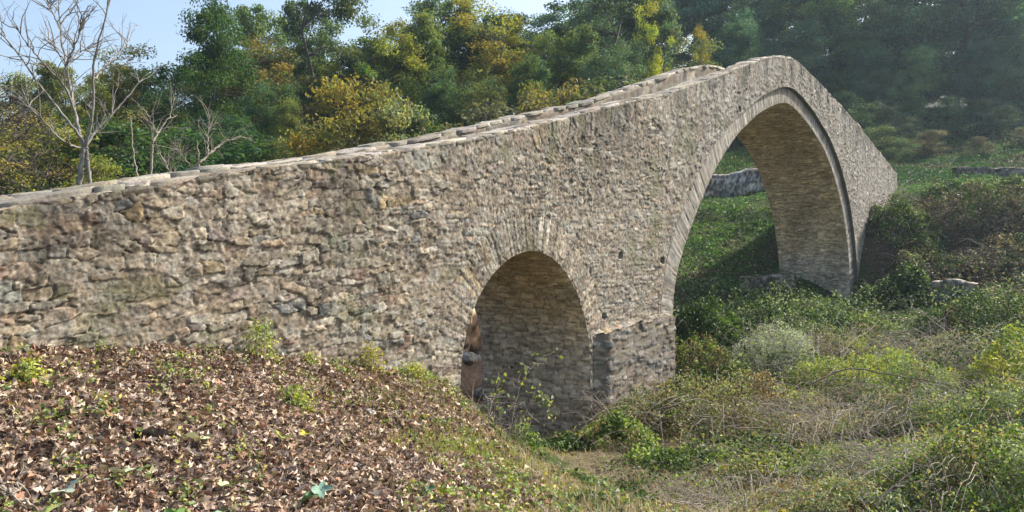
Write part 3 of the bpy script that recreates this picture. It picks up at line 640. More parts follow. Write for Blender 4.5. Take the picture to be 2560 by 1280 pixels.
T('dense', 0, 2170, 51, 110, (.04, .07, .042), 'bushy tree hanging over the falling side of the bridge', 1.0)
T('dense', 1, 2290, 50, 120, (.065, .10, .05), 'lighter green rounded tree right of the bridge', .95)
T('oak', 2, 2260, 57, -140, (.07, .105, .055), 'tall lighter green tree on the right hillside', 1.1)
T('dense', 0, 2440, 51, 90, (.04, .07, .05), 'dark blue green tree near the right picture edge', 1.0)
T('oak', 0, 2430, 57, -150, (.045, .075, .05), 'tall blue green tree at the upper right', 1.1)
T('dense', 1, 2580, 49, 60, (.05, .08, .05), 'bushy tree cut by the right picture edge', 1.0)
T('oak', 1, 2620, 55, -160, (.05, .08, .055), 'tall tree cut by the upper right picture corner', 1.1)
T('bush', 1, 2130, 46, 235, (.035, .06, .035), 'low dark bush beside the falling parapet', 1.3, 'bush', 'bush')
T('bush', 0, 2230, 46, 270, (.05, .06, .045), 'brownish low bush at the foot of the right hillside', 1.3, 'bush', 'bush')
T('bush', 0, 2480, 47, 250, (.05, .065, .05), 'grey low bush at the foot of the wood on the right', 1.5, 'bush', 'bush')
T('bush', 1, 2370, 47, 250, (.04, .065, .04), 'dark low bush between two rounded trees on the right', 1.4, 'bush', 'bush')
T('bush', 0, 2330, 43, 330, (.05, .046, .036), 'brown leafless scrub on the slope above the terrace, right of the bridge end', 1.8, 'bush', 'bush')
T('bush', 1, 2450, 42, 345, (.05, .045, .036), 'brown scrub above the low dark wall at the right', 1.8, 'bush', 'bush')
T('bush', 1, 2560, 43, 320, (.06, .06, .05), 'brown scrub above the terrace, cut by the right picture edge', 1.8, 'bush', 'bush')
T('bush', 0, 2210, 42, 320, (.04, .055, .03), 'dark green scrub behind the falling parapet near the bridge end', 1.5, 'bush', 'bush')
# the wood going on up the hill behind
rng = np.random.default_rng(5); cnt = 0
for Yr, n, xa, xb, ha, hb in ((57, 11, 1380, 2900, 10, 14), (66, 11, 1300, 2900, 12, 15), (46, 8, -500, 480, 6.5, 8.5), (50, 7, -700, 620, 5.5, 7.5), (60, 7, -900, 1000, 7, 9), (46, 10, 540, 1300, 8, 10.3), (44, 5, 980, 1420, 6, 7.5)):
    for i in range(n):
        xx = xa + (xb - xa) * (i + rng.uniform(.2, .8)) / n; Yv = Yr + rng.uniform(-3, 3); kd = ['oak', 'dense', 'oak'][rng.integers(3)]
        tn = np.array([GREEN, DARK, BLUE, OLIVE][rng.choice(4, p=[.3, .25, .35, .1])]) * rng.uniform(.85, 1.3)
        left = xx < 1300
        T(kd, int(rng.integers(2)), xx, Yv, 0, tn, 'green tree in the low wood far behind the left part of the bridge' if left else 'tree of the closed dark wood filling the hillside behind the nearer trees', rng.uniform(1, 1.35), group='trees of the low wood on the left' if left else 'trees of the hillside wood', H=rng.uniform(ha, hb))
        cnt += 1

# ---------------------------------------------------------------- bare trees drawn limb by limb
def limb(rng, pts, Y, dY, r0, r1, g, n=24, wob=.02):
    P = np.array(pts, float); t = np.linspace(0, 1, len(P)); u = np.linspace(0, 1, n)
    xs = np.interp(u, t, P[:, 0]); ys = np.interp(u, t, P[:, 1]); Yd = Y + dY * u
    V = np.stack([(xs - 1280) / F * Yd, Yd, (HOR - ys) / F * Yd], 1); k = np.ones(5) / 5
    W = V.copy()
    for j in range(3): W[2:-2, j] = np.convolve(V[:, j], k, 'valid')
    W[1:-1] += rng.normal(size=(n - 2, 3)) * wob; g.tube(W, np.linspace(r0, r1, n), 7); return W
def twigs(rng, g, path, n, L, r, up=.35, sub=2, start=.2):
    for _ in range(n):
        k = rng.integers(int(len(path) * start), len(path)); d = unit(path[min(k + 1, len(path) - 1)] - path[max(k - 1, 0)])
        q, dd = wander(rng, path[k], d * .7 + unit(rng.normal(size=3)) * .8 + [0, 0, up], L * rng.uniform(.5, 1.2), 6, .16, .03); g.tube(q, np.linspace(r, r * .3, 7), 4)
        for _ in range(sub):
            j = rng.integers(2, 7); q2, _ = wander(rng, q[j], dd + rng.normal(size=3) * .8, L * .35 * rng.uniform(.5, 1.2), 4, .2); g.tube(q2, np.linspace(r * .45, r * .2, 5), 3)
def bare_tree(name, label, Y, limbs, mat, nt, L, seed, r=.012):
    rng = np.random.default_rng(seed); b = limbs[0][0][0]; X, _, z = px(b[0], b[1], Y); root = empty(name, (X, Y, gz1(X, Y))); tag(root, label, 'tree')
    gt, gb, gw = Geo(), Geo(), Geo(); loc = np.array(root.location)
    for i, (pts, dY, r0, r1) in enumerate(limbs):
        W = limb(rng, pts, Y, dY, r0 * .7, r1 * .65, gt if i < 2 else gb, 24, .009)
        if i >= 2: twigs(rng, gw, W, nt, L, r)
        if i < 2:
            q = np.array([[W[0][0], W[0][1], gz1(X, Y) - .3], W[0]]); gt.tube(q, [r0, r0 * .8], 7)
    for g, nm in ((gt, 'trunk'), (gb, 'limbs'), (gw, 'twigs')):
        if g.n:
            g.V = [v - loc for v in g.V]; g.build(nm, mat, root, True, False)
bare_tree('bare_tree', 'large leafless pale-barked tree forking above the left end of the wall', 15.5, [
    ([(196, 500), (200, 440), (208, 380), (212, 360)], .0, .075, .06),
    ([(226, 500), (222, 430), (216, 380), (214, 360)], .05, .055, .05),
    ([(212, 372), (200, 330), (188, 290), (180, 240), (168, 180), (158, 130), (150, 60), (146, -20)], 1.2, .06, .02),
    ([(210, 365), (196, 335), (160, 290), (120, 240), (80, 190), (55, 145), (20, 100), (-20, 60)], -1.0, .042, .013),
    ([(188, 285), (160, 205), (110, 165), (70, 110), (30, 60)], -1.6, .035, .01),
    ([(214, 365), (222, 330), (235, 290), (234, 230), (228, 180), (245, 110), (262, 50), (275, 0), (280, -40)], -.6, .05, .012),
    ([(216, 362), (236, 330), (270, 300), (300, 262), (330, 230), (360, 190)], .9, .04, .012),
    ([(232, 200), (260, 170), (290, 140), (325, 100)], 1.2, .03, .008),
    ([(164, 165), (190, 110), (208, 40)], -.6, .03, .009),
    ([(160, 150), (130, 110), (108, 95)], .8, .022, .008),
    ([(168, 170), (190, 135), (235, 115)], .7, .022, .008),
    ([(206, 372), (180, 365), (140, 340), (100, 290), (60, 250)], -1.2, .035, .01),
    ([(152, 60), (175, 30), (195, 0), (205, -30)], .5, .022, .008),
    ([(150, 70), (130, 30), (118, 5)], -.5, .02, .008)], M_PALE, 13, .75, 71)
bare_tree('leafless_sapling', 'thin leafless sapling with one fork, right of the large bare tree', 16.5, [
    ([(380, 480), (378, 420), (380, 370), (384, 350)], 0, .042, .036),
    ([(352, 480), (342, 430), (332, 380), (330, 320), (326, 290)], .3, .03, .012),
    ([(384, 352), (400, 325), (425, 290), (438, 240)], .6, .03, .008),
    ([(382, 356), (378, 320), (376, 290)], -.4, .02, .007)], M_TWIG, 12, .5, 72, .007)
bare_tree('leafless_bush', 'leafless bush with a long stem leaning to the right above the wall', 17.5, [
    ([(452, 460), (470, 430), (500, 405)], 0, .05, .042),
    ([(498, 440), (497, 400), (492, 350)], .3, .028, .015),
    ([(500, 406), (535, 375), (560, 355), (600, 340)], .8, .04, .008),
    ([(520, 385), (520, 330), (526, 290)], .3, .022, .008),
    ([(440, 460), (425, 430), (410, 400)], .3, .02, .007),
    ([(480, 420), (455, 390), (440, 375)], -.3, .02, .007)], M_TWIG, 16, .55, 73, .007)

# ---------------------------------------------------------------- brambles, shrubs and weeds
def bramble(name, label, cat, x, y, Y, rx, ry, h, n, leaf, pal, seed, stems=30, mat=None, lumpy=.75, group=None, hollow=None, stemmat=None, rise=.0):
    """mound of arching stems and small leaves; pal is a list of (colour, weight)"""
    rng = np.random.default_rng(seed); X = (x - 1280) / F * Y; z0 = gz1(X, Y); root = empty(name, (X, Y, z0)); tag(root, label, cat, group)
    def ground(a, b): return gz(X + a, Y + b) - z0
    m = int(n * 1.6); th = rng.uniform(0, 2 * pi, m); q = rng.uniform(0, 1, m) ** .5; lx = np.cos(th) * q; ly = np.sin(th) * q
    hh = np.sqrt(np.clip(1 - q ** 2.4, 0, 1)); bump = fbm(lx * rx * 2.6 + seed, ly * ry * 2.6, seed, 3); 
    H = h * hh * (1 - lumpy + 2 * lumpy * bump)
    lay = 1 - rng.uniform(0, 1, m) ** 2.2 * .85
    keep = vnoise(lx * rx * 5 + 50, ly * ry * 5 + lay * 3, seed + 3) > .36; 
    P = np.stack([lx * rx, ly * ry, ground(lx * rx, ly * ry) + H * lay + rise], 1)[keep][:n]; lay = lay[keep][:n]
    if hollow:                                                            # undercut front where the canes arch over bare earth
        ux = P[:, 0] / rx; uy = P[:, 1] / ry; kk = ~((uy < -.12 + .15 * np.sin(ux * 5)) & (ux > hollow[0]) & (ux < hollow[1]) & (lay < .9) & (rng.random(len(P)) < .93) & (uy > -.85)); P = P[kk]; lay = lay[kk]
    P += rnd(rng, len(P)) * np.array([.04, .04, .03]) * max(1, leaf * 12)
    w_ = np.array([p[1] for p in pal], float); w_ /= w_.sum(); cl = fbm(P[:, 0] * 2.2 + 9, P[:, 1] * 2.2, seed + 7, 3) + rng.normal(0, .1, len(P)); rk = np.argsort(np.argsort(cl)) / len(P)
    C = np.array([p[0] for p in pal], float)[np.searchsorted(np.cumsum(w_)[:-1], rk)] * rng.uniform(.65, 1.4, (len(P), 1))
    Nn = np.stack([P[:, 0] / rx, P[:, 1] / ry, np.full(len(P), 1.0)], 1) * .9
    g = Geo(); g.add(*leaves(rng, P, leaf, Nn, C, .6, .35, .5)); o = g.build('leaves', mat or M_SHRUB, root); o.color = (1, 1, 1, 1)
    g = Geo()
    for _ in range(int(stems * .7) if stems > 6 else 0):
        a = rng.uniform(0, 2 * pi); q = rng.uniform(0, .8); p = np.array([cos(a) * q * rx, sin(a) * q * ry, 0.]); p[2] = ground(p[0:1], p[1:2])[0]
        a2 = a + rng.normal() * .8; L = rng.uniform(.6, 1.2) * min(rx, 1.6); t = np.linspace(0, 1, 9)
        hx = h * rng.uniform(.5, 1.12)
        V = np.stack([p[0] + cos(a2) * L * t, p[1] + sin(a2) * L * t, p[2] + hx * np.sin(t * pi * .8) + .03 * rng.normal(size=9)], 1); g.tube(V, np.linspace(.0045, .0015, 9), 4)
    if g.n: g.build('stems', stemmat or M_TWIG, root, False, False)
    return root
def bramble_pix(*a, **k): return bramble(*a, **k)
gD = (.045, .08, .028); gM = (.10, .165, .045); gL = (.27, .35, .10); gY = (.42, .41, .09); gG = (.27, .31, .19); bR = (.19, .12, .075); bT = (.34, .26, .17); bD = (.08, .06, .042); sil = (.30, .33, .30)
B = bramble_pix
B('bramble_mound', 'wide brownish bramble mound with a dark hollow side in front of the middle pier', 'bramble', 1800, 1010, 11.6, 1.75, 1.0, 0.55, 17000, 0.038, [(bR, 2), (bT, 2.5), (gG, 2), (gL, 1.5), (bD, 2)], 1, 200, hollow=(-.7, .55))
B('bramble_mound', 'brown bramble tangle at the left foot of the wide mound, below the footing', 'bramble', 1600, 1010, 11.6, .7, .7, .55, 5000, 0.038, [(bR, 2), (bT, 2), (gM, 2), (gL, 1)], 2, 90)
B('ivy_bush', 'bright green leafy bush climbing at the corner of the small arch', 'bush', 1535, 1075, 10.6, .55, .5, 0.3, 2600, 0.05, [(gD, 1), (gM, 2), (gL, 2), (bT, 1)], 3, 14)
B('ivy_bush', 'dark green leafy patch on the ground inside the mouth of the small arch', 'bush', 1370, 1110, 10.4, .55, .3, .16, 1300, .065, [(gD, 2), (gM, 2)], 4, 4)
B('bramble_mound', 'yellow green bramble mound right of the wispy pale shrub', 'bramble', 2170, 960, 13.2, 1.5, 1.1, 0.6, 13000, 0.04, [(gY, 2), (gL, 3), (gG, 2), (gM, 1.4), (bT, .8)], 5, 110)
B('bramble_mound', 'dull green bramble mound with dark front, in the middle of the right side', 'bramble', 2280, 1010, 10.4, 1.0, .7, 0.45, 8000, 0.036, [(gG, 3), (gM, 2), (bT, 2), (gD, 2), (sil, 1)], 6, 110)
B('bramble_mound', 'bright yellow green bramble at the right picture edge below the dry stems', 'bramble', 2570, 940, 12.5, .9, .9, .75, 6000, .055, [(gY, 2.5), (gL, 2), (gM, 1)], 7, 24)
B('bramble_mound', 'large green bramble filling the lower right corner', 'bramble', 2470, 1130, 6.6, .95, 1.0, 0.5, 20000, 0.03, [(gG, 3), (gL, 3), (gM, 2.5), (bT, 2), (gD, 1.5), (gY, .8), (sil, .8)], 8, 130)
B('bramble_mound', 'fine-leaved grey green bramble left of the large corner bramble', 'bramble', 2130, 1190, 6.6, .7, .6, 0.22, 9000, 0.026, [(gG, 3), (bT, 3), (gM, 1.5), (gL, 1.5), (sil, 1)], 9, 90)
B('bramble_mound', 'low leafy green patch behind the fine-leaved bramble', 'bramble', 2060, 1130, 8.6, 1.2, .9, 0.16, 6000, 0.034, [(gG, 3), (gL, 3), (gM, 2.5), (bT, 2), (gD, 1.5), (gY, .8), (sil, .8)], 10, 60)
B('bramble_mound', 'thick green bramble on the right edge above the corner bramble', 'bramble', 2500, 1060, 9.2, 1.1, .9, 0.5, 11000, 0.036, [(gG, 3), (gL, 3), (gM, 2.5), (bT, 2), (gD, 1.5), (gY, .8), (sil, .8)], 11, 110)
B('wispy_shrub', 'pale grey wispy shrub with feathery seed heads below the main arch', 'shrub', 1935, 930, 14.8, .85, .7, 0.9, 9000, .03, [((.45, .48, .46), 3), (sil, 2), (gG, 1)], 12, 90, lumpy=.35)
B('leafy_bush', 'dark green rounded bush under the left side of the main arch', 'bush', 1790, 850, 17.5, 1.0, .8, .95, 6000, .08, [(gD, 3), (gM, 2.2)], 13, 10)
B('leafy_bush', 'russet and green bush right of the middle pier', 'bush', 1755, 950, 14.6, .65, .6, .8, 5000, .05, [(bR, 2), (gM, 2), (gL, 1), (bD, 1.2)], 14, 30)
B('leafy_bush', 'dark green scrub right of the far pier, at the foot of the bank', 'bush', 2230, 740, 22.5, 1.0, .8, 1.0, 5000, .09, [(gD, 3), (gM, 1.4), (gG, .6)], 15, 16)
B('leafy_bush', 'dull green scrub in the middle distance between pale shrub and dry stems', 'bush', 2130, 850, 17.5, 1.7, 1.2, 0.5, 11000, .06, [(gD, 2), (gG, 2), (gM, 2), (bT, .5)], 16, 40)
B('leafy_bush', 'dark green scrub at the right edge below the brown bank', 'bush', 2480, 830, 17, 1.6, 1.2, .9, 10000, .06, [(gD, 3), (gG, 1), (gM, 1.5), (bD, 1)], 17, 40)
B('leafy_bush', 'small green scrub behind the dull scrub, below the far pier', 'bush', 1990, 800, 20, 1.4, 1.0, 0.35, 7000, .065, [(gD, 2), (gM, 2), (gG, 1)], 18, 20)
B('ivy_patch', 'low ivy patch on the straw just beyond the leaf-covered bank', 'ivy', 1430, 1200, 8.3, .5, .35, .13, 1500, .055, [(gD, 1.5), (gM, 2), (gG, 1)], 19, 3)
B('ivy_patch', 'small dark leafy clump at the bottom edge right of the leaf-covered bank', 'ivy', 1600, 1262, 6.6, .17, .14, .14, 420, .05, [(gD, 2), (gM, 1)], 20, 2)
B('ivy_patch', 'trailing green ivy below the bramble hollow', 'ivy', 1690, 1110, 9.8, 0.6, .4, 0.12, 1500, 0.045, [(gD, 1.5), (gM, 2.4), (gL, 1)], 21, 10)
B('bramble_mound', 'brown leafless bramble tangle on the far bank below the terrace wall', 'bramble', 2430, 600, 26.5, 2.4, 1.2, .9, 9000, .075, [(bD, 1.5), ((.15, .12, .10), 2.5), ((.22, .20, .17), 1), (gD, 2), (gM, 1)], 22, 70)
B('bramble_mound', 'purplish brown bramble tangle low on the far bank at the right edge', 'bramble', 2540, 680, 23.5, 1.8, 1.2, .8, 8000, .075, [(bD, 1.5), ((.16, .125, .115), 3), ((.22, .20, .18), 1), (gD, 1.5)], 23, 70)
B('bramble_mound', 'green and brown bramble tangle on the far bank close to the end of the bridge', 'bramble', 2260, 600, 26, 1.3, 1.0, .8, 6000, .075, [(gD, 3), (gM, 2), (bD, 1), (gG, 1)], 24, 50)
B('bramble_mound', 'dark bramble tangle on the far bank halfway between bridge end and ledge', 'bramble', 2330, 690, 24, 1.3, 1.0, .7, 6000, .075, [(gD, 2.5), (bD, 1.5), ((.15, .12, .10), 1.5), (gG, 1)], 25, 50)
B('leafy_bush', 'dull green scrub along the edge of the grass terrace at the right', 'bush', 2460, 500, 28.8, 2.2, .6, .35, 6000, .08, [(gD, 2), (gM, 1.5), (gG, 1)], 28, 10)
canes = [((.30, .24, .17), 2), (bT, 2), (sil, 1), (gG, 1.5), (gL, 1)]
B('dry_tangle', 'tangle of pale dry canes in front of the yellow green mound', 'dry canes', 2120, 1040, 10.2, 1.1, .6, .42, 3500, .026, canes, 60, 320)
B('dry_tangle', 'tangle of grey dry canes lying left of the fine-leaved bramble', 'dry canes', 1880, 1180, 7.6, .8, .6, .2, 3000, .024, canes, 61, 260)
B('dry_tangle', 'tangle of pale dry canes in the lower right between the two leafy brambles', 'dry canes', 2300, 1150, 7.3, .7, .6, .42, 3000, .024, canes, 62, 300)
B('dry_tangle', 'tangle of grey canes behind the arching branch at the right', 'dry canes', 2420, 880, 14.5, 1.5, .8, .7, 3500, .035, canes, 63, 260)
B('dry_tangle', 'tangle of brown canes right of the wispy pale shrub', 'dry canes', 2110, 880, 16, 1.2, .7, .6, 3000, .035, canes, 64, 220)
B('dry_tangle', 'tangle of pale canes at the right picture edge below the bright bramble', 'dry canes', 2540, 1010, 9.9, .8, .6, .6, 2500, .03, canes, 65, 220)
# weeds along the wall and on the leaf bank
wl = [(655, 892, 7.1, .12, .24, (gL, gY), 'yellow green weed with upright stems at the foot of the wall'),
      (775, 875, 7.6, .06, .14, (gY, gL), 'small bright yellow weed against the wall'), (930, 880, 8.2, .11, .2, (gY, bT), 'dry yellowish weed against the wall left of the small arch'),
      (1035, 915, 8.6, .12, .12, (gY, gL), 'small yellow green weed near the left jamb of the small arch'), (70, 945, 5.1, .06, .08, (gY, gL), 'yellow green seedling near the left end of the wall'),
      (745, 985, 6.3, .1, .12, (gL, gY), 'pale green weed in the middle of the leaf bank'), (1325, 1000, 9.0, .2, .3, (gM, gL), 'leafy weed in front of the small arch')]
for k, (x, y, Y, r, h, cc, lab) in enumerate(wl): B('weed', lab, 'weed', x, y, Y, r, r, h, int(250 + 1500 * r), .03 + .01 * (r > .15), [(cc[0], 2), (cc[1], 1)], 40 + k, 9, stemmat=M_TWIG)

# slender sapling before the small arch
def sapling(label, x, y, Y, stems, seed, leafc, lsz):
    rng = np.random.default_rng(seed); X, _, z = px(x, y, Y); root = empty('sapling', (X, Y, z)); tag(root, label, 'sapling'); loc = np.array(root.location)
    g, gl = Geo(), Geo()
    for pts, dY, r0, dens in stems:
        W = limb(rng, pts, Y, dY, r0, .003, g, 16, .008); twigs(rng, g, W, 7, .22, .004, .1, 1)
        if dens:
            k = rng.integers(6, 16, dens); P = W[k] + rnd(rng, dens) * .07; C = np.array(leafc)[rng.integers(0, len(leafc), dens)] * rng.uniform(.7, 1.3, (dens, 1)); gl.add(*leaves(rng, P, lsz, [0, 0, .6], C, .7))
    for q, nm, m in ((g, 'stems', M_TWIG), (gl, 'leaves', M_SHRUB)):
        if q.n: q.V = [v - loc for v in q.V]; o = q.build(nm, m, root, False, nm == 'leaves'); o.color = (1, 1, 1, 1)
sapling('sparse twiggy sapling with a few yellow green leaves in front of the small arch', 1270, 1100, 9.6, [([(1265, 1120), (1280, 1040), (1300, 960), (1340, 900), (1385, 880)], .4, .007, 26), ([(1265, 1115), (1310, 1030), (1350, 980), (1375, 1000), (1372, 1050)], .2, .007, 60), ([(1260, 1110), (1250, 1040), (1240, 980), (1245, 930)], -.2, .007, 46), ([(1262, 1118), (1300, 1060), (1330, 1010)], -.3, .008, 10), ([(1262, 1118), (1230, 1080), (1200, 1050)], -.2, .007, 0), ([(1290, 1110), (1310, 1070), (1330, 1040)], .1, .006, 0)], 81, [gL, gM, gY, gG], .055)
def stems_only(name, label, cat, lines, Y, seed, mat, tw=5, L=.3, r=.008):
    rng = np.random.default_rng(seed); b = lines[0][0]; X, _, z = px(b[0][0], b[0][1], Y); root = empty(name, (X, Y, gz1(X, Y))); tag(root, label, cat); loc = np.array(root.location)
    for pts, dY, r0 in lines:
        g = Geo(); W = limb(rng, pts, Y, dY, r0, r0 * .4, g, 18, .012)
        if tw: twigs(rng, g, W, tw, L, r * .5, .1, 1)
        g.V = [v - loc for v in g.V]; g.build('stem', mat, root, False, False)
stems_only('dead_bramble', 'bundle of long pale dry stems leaning over the brambles at right', 'dry stems', [([(2560, 985), (2480, 925), (2400, 860), (2330, 800), (2280, 765)], 1.2, .014), ([(2570, 960), (2460, 890), (2370, 820), (2310, 780)], 1.5, .010), ([(2440, 930), (2400, 880), (2350, 840), (2330, 800)], .5, .009), ([(2100, 880), (2140, 850), (2180, 820), (2230, 760)], 1.0, .007), ([(2090, 800), (2150, 860), (2170, 880)], .2, .007), ([(2440, 850), (2500, 810), (2550, 790)], .4, .007)], 13.5, 91, M_TWIG)
stems_only('dark_branch', 'dark bare branch rising out of the corner bramble', 'branch', [([(2190, 1270), (2250, 1200), (2300, 1160), (2340, 1140)], .5, .008), ([(2290, 1170), (2320, 1190), (2335, 1230)], -.2, .005), ([(2330, 1300), (2345, 1250), (2330, 1200)], -.2, .005)], 5.2, 92, M_DTWIG, 4, .15, .005)
stems_only('arching_branch', 'long thin dark branch arching over the yellow green bramble', 'branch', [([(2030, 960), (2090, 925), (2170, 920), (2260, 945), (2380, 960), (2480, 990)], .8, .012)], 11.2, 93, M_DTWIG, 8, .3)
stems_only('twig', 'grey curved twig in the lower left corner', 'twig', [([(-20, 1180), (20, 1225), (60, 1255), (110, 1290)], .1, .012), ([(30, 1232), (45, 1210), (52, 1180)], .1, .006), ([(-10, 1230), (35, 1240)], 0, .008)], 3.75, 94, M_TWIG, 3, .1)
stems_only('twig', 'straight thin stick lying on the leaves in the lower middle', 'twig', [([(470, 1190), (500, 1175), (545, 1150), (552, 1120)], .1, .004)], 4.9, 95, M_TWIG, 0)
stems_only('dry_bush', 'grey leafless twiggy bush at the mouth of the small arch', 'bush', [([(1220, 1070), (1250, 1040), (1290, 1000)], .2, .007), ([(1225, 1080), (1260, 1075), (1300, 1060)], .2, .006), ([(1210, 1060), (1190, 1030), (1180, 1000)], .2, .006), ([(1230, 1100), (1280, 1080), (1320, 1090)], .2, .006), ([(1215, 1065), (1230, 1010), (1225, 985)], .1, .006)], 8.9, 96, M_TWIG, 14, .22)

# ---------------------------------------------------------------- low stone walls and ledges beyond the bridge
def low_wall(name, label, p0, p1, h, th, seed, cell=(.35, .16), cm=(1, 1, 1), rel=.06):
    p0 = np.array(p0, float); p1 = np.array(p1, float); L = np.hypot(*(p1 - p0)); d = (p1 - p0) / L; nb = np.array([-d[1], d[0]]); n = int(L / .05)
    u = np.linspace(0, L, n); prof = [(0, -.4), (0, 0)] + [(0, h * k / 10) for k in range(1, 11)] + [(th * .15, h * 1.02), (th * .5, h * 1.04), (th * .85, h * 1.02), (th, h)] + [(th, h * (1 - k / 4)) for k in range(1, 5)] + [(th, -.4)]
    prof = np.array(prof); arc = np.concatenate([[0], np.cumsum(np.hypot(*np.diff(prof, axis=0).T))]); U = np.broadcast_to(u[None], (len(prof), n)); A = np.broadcast_to(arc[:, None], U.shape)
    hh, c, _ = stones(U / cell[0], A / cell[1], seed, .2, 1, .8, 2.8, .5); base = gz(p0[0] + d[0] * u, p0[1] + d[1] * u); top = (fbm(u * 1.5, u * 0, seed) - .5) * .16 * h
    PN = normals2(prof); wv = prof[:, 0][:, None] - PN[:, 0][:, None] * hh * -rel; Z = base[None] + prof[:, 1][:, None] * (1 + top[None]) + hh * rel * .8
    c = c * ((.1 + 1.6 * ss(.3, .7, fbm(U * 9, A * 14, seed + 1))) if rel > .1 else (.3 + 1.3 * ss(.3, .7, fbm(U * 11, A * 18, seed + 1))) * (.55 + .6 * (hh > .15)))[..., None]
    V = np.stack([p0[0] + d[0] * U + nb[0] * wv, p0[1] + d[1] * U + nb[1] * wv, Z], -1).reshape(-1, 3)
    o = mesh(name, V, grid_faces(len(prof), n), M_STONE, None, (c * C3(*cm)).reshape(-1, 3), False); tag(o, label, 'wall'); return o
a = px(1700, 480, 35); b = px(2010, 482, 36.5); low_wall('dry_stone_wall', 'grey dry stone terrace wall seen through the main arch', a[:2], b[:2], 1.0, .5, 1500, (.45, .2), (.95, 1, 1.15))
a = px(2390, 460, 36); b = px(2760, 452, 35); low_wall('dry_stone_wall', 'low dark dry stone wall on the grass terrace at the right edge', a[:2], b[:2], .5, .45, 1510, (.4, .2), (.6, .6, .62))
a = px(1850, 716, 24.7); b = px(1985, 738, 24.0); low_wall('stone_ledge', 'low stone ledge running left from the foot of the far pier', a[:2], b[:2], .4, .4, 1520, (.4, .16))
a = px(2140, 742, 23.9); b = px(2440, 748, 21); low_wall('stone_ledge', 'thin stone ledge running right from the foot of the far pier', a[:2], b[:2], .45, .3, 1530, (.5, .2))

# ---------------------------------------------------------------- ground cover, grass and leaf litter
def scatter(rng, n, x0, x1, y0, y1, power=1.4, dens=None):
    """ground points, denser near the viewer"""
    out = []; got = 0
    while got < n:
        a = np.radians(rng.uniform(-50, 50, n * 2)); u = rng.uniform(0, 1, n * 2)
        r = (u * (y1 ** (2 - power) - y0 ** (2 - power)) + y0 ** (2 - power)) ** (1 / (2 - power)) if abs(power - 2) > 1e-3 else y0 * (y1 / y0) ** u
        x, y = r * np.tan(a), r; k = (x > x0) & (x < x1); x, y = x[k], y[k]
        if dens is not None: k = rng.random(len(x)) < dens(x, y); x, y = x[k], y[k]
        if len(x) == 0: break
        out.append(np.stack([x, y], 1)); got += len(x)
    return np.concatenate(out)[:n]
rng = np.random.default_rng(101)
def litter_leaf_mesh(rng, P, size, C):
    """lobed, curled dry leaves"""
    n = len(P); k = 10; a = np.linspace(0, 2 * pi, k, endpoint=False)
    rr = np.where(np.arange(k) % 2 == 0, 1, .48) * rng.uniform(.75, 1.2, (n, k)); rr[:, 5] *= .6
    N = unit(rnd(rng, n) * .62 + np.array([0, 0, 1.0])); A = unit(np.cross(N, rnd(rng, n))); Bv = np.cross(N, A); curl = rng.uniform(-.9, .9, n)[:, None]; tw = rng.uniform(-.5, .5, n)[:, None]
    xx = rr * np.cos(a) * size[:, None] * .5; yy = rr * np.sin(a) * size[:, None] * .5 * rng.uniform(.5, 1, (n, 1)); zz = (curl * (yy ** 2) * 2.2 + tw * xx * yy * 2 + curl * xx ** 2 * .8) / size[:, None] + rng.normal(0, .06, (n, k)) * size[:, None]
    V = P[:, None] + xx[..., None] * A[:, None] + yy[..., None] * Bv[:, None] + zz[..., None] * N[:, None]
    V = np.concatenate([P[:, None], V], 1).reshape(-1, 3); b = (np.arange(n) * (k + 1))[:, None]; j = np.arange(k)[None]
    Fq = np.stack([b + 0 * j, b + 1 + j, b + 1 + (j + 1) % k], -1).reshape(-1, 3); return V, Fq, np.repeat(C, k + 1, 0)
LP = np.array([(.27, .195, .14), (.38, .29, .215), (.58, .46, .36), (.20, .13, .095), (.34, .19, .12), (.58, .49, .39), (.48, .38, .22), (.09, .06, .045)])
LW = np.array([3.4, 3.4, 2.2, 2.6, 1.2, .8, .9, 1.3]); LW /= LW.sum()
def litdens(x, y):
    k = fbm(x * 1.2, y * 1.2, 55); e = ss(.1, 1.5, CRx(y) - x + (k - .5)); return litter_mask(x, y) * (.35 + .65 * ss(.35, .5, k)) * (.3 + .7 * e)
g = Geo()
XY = scatter(rng, 26000, -9, 3, 2.0, 10.5, 1.5, litdens); n = len(XY); P = np.column_stack([XY, gz(XY[:, 0], XY[:, 1]) + rng.uniform(.0, .05, n)])
C = LP[rng.choice(len(LP), n, p=LW)] * rng.uniform(.75, 1.25, (n, 1)); g.add(*litter_leaf_mesh(rng, P, rng.uniform(.03, .085, n), C))
XY = scatter(rng, 70000, -9, 3, 2.0, 10.5, 1.4, litdens); n = len(XY); P = np.column_stack([XY, gz(XY[:, 0], XY[:, 1]) + rng.uniform(.0, .035, n)])
C = LP[rng.choice(len(LP), n, p=LW)] * rng.uniform(.7, 1.3, (n, 1)); g.add(*leaves(rng, P, .045, [0, 0, .6], C, .6, .5, .6))
tag(g.build('leaf_litter', M_LITTER), 'thick layer of brown and pinkish dry leaves on the near bank', 'leaf litter', kind='stuff')

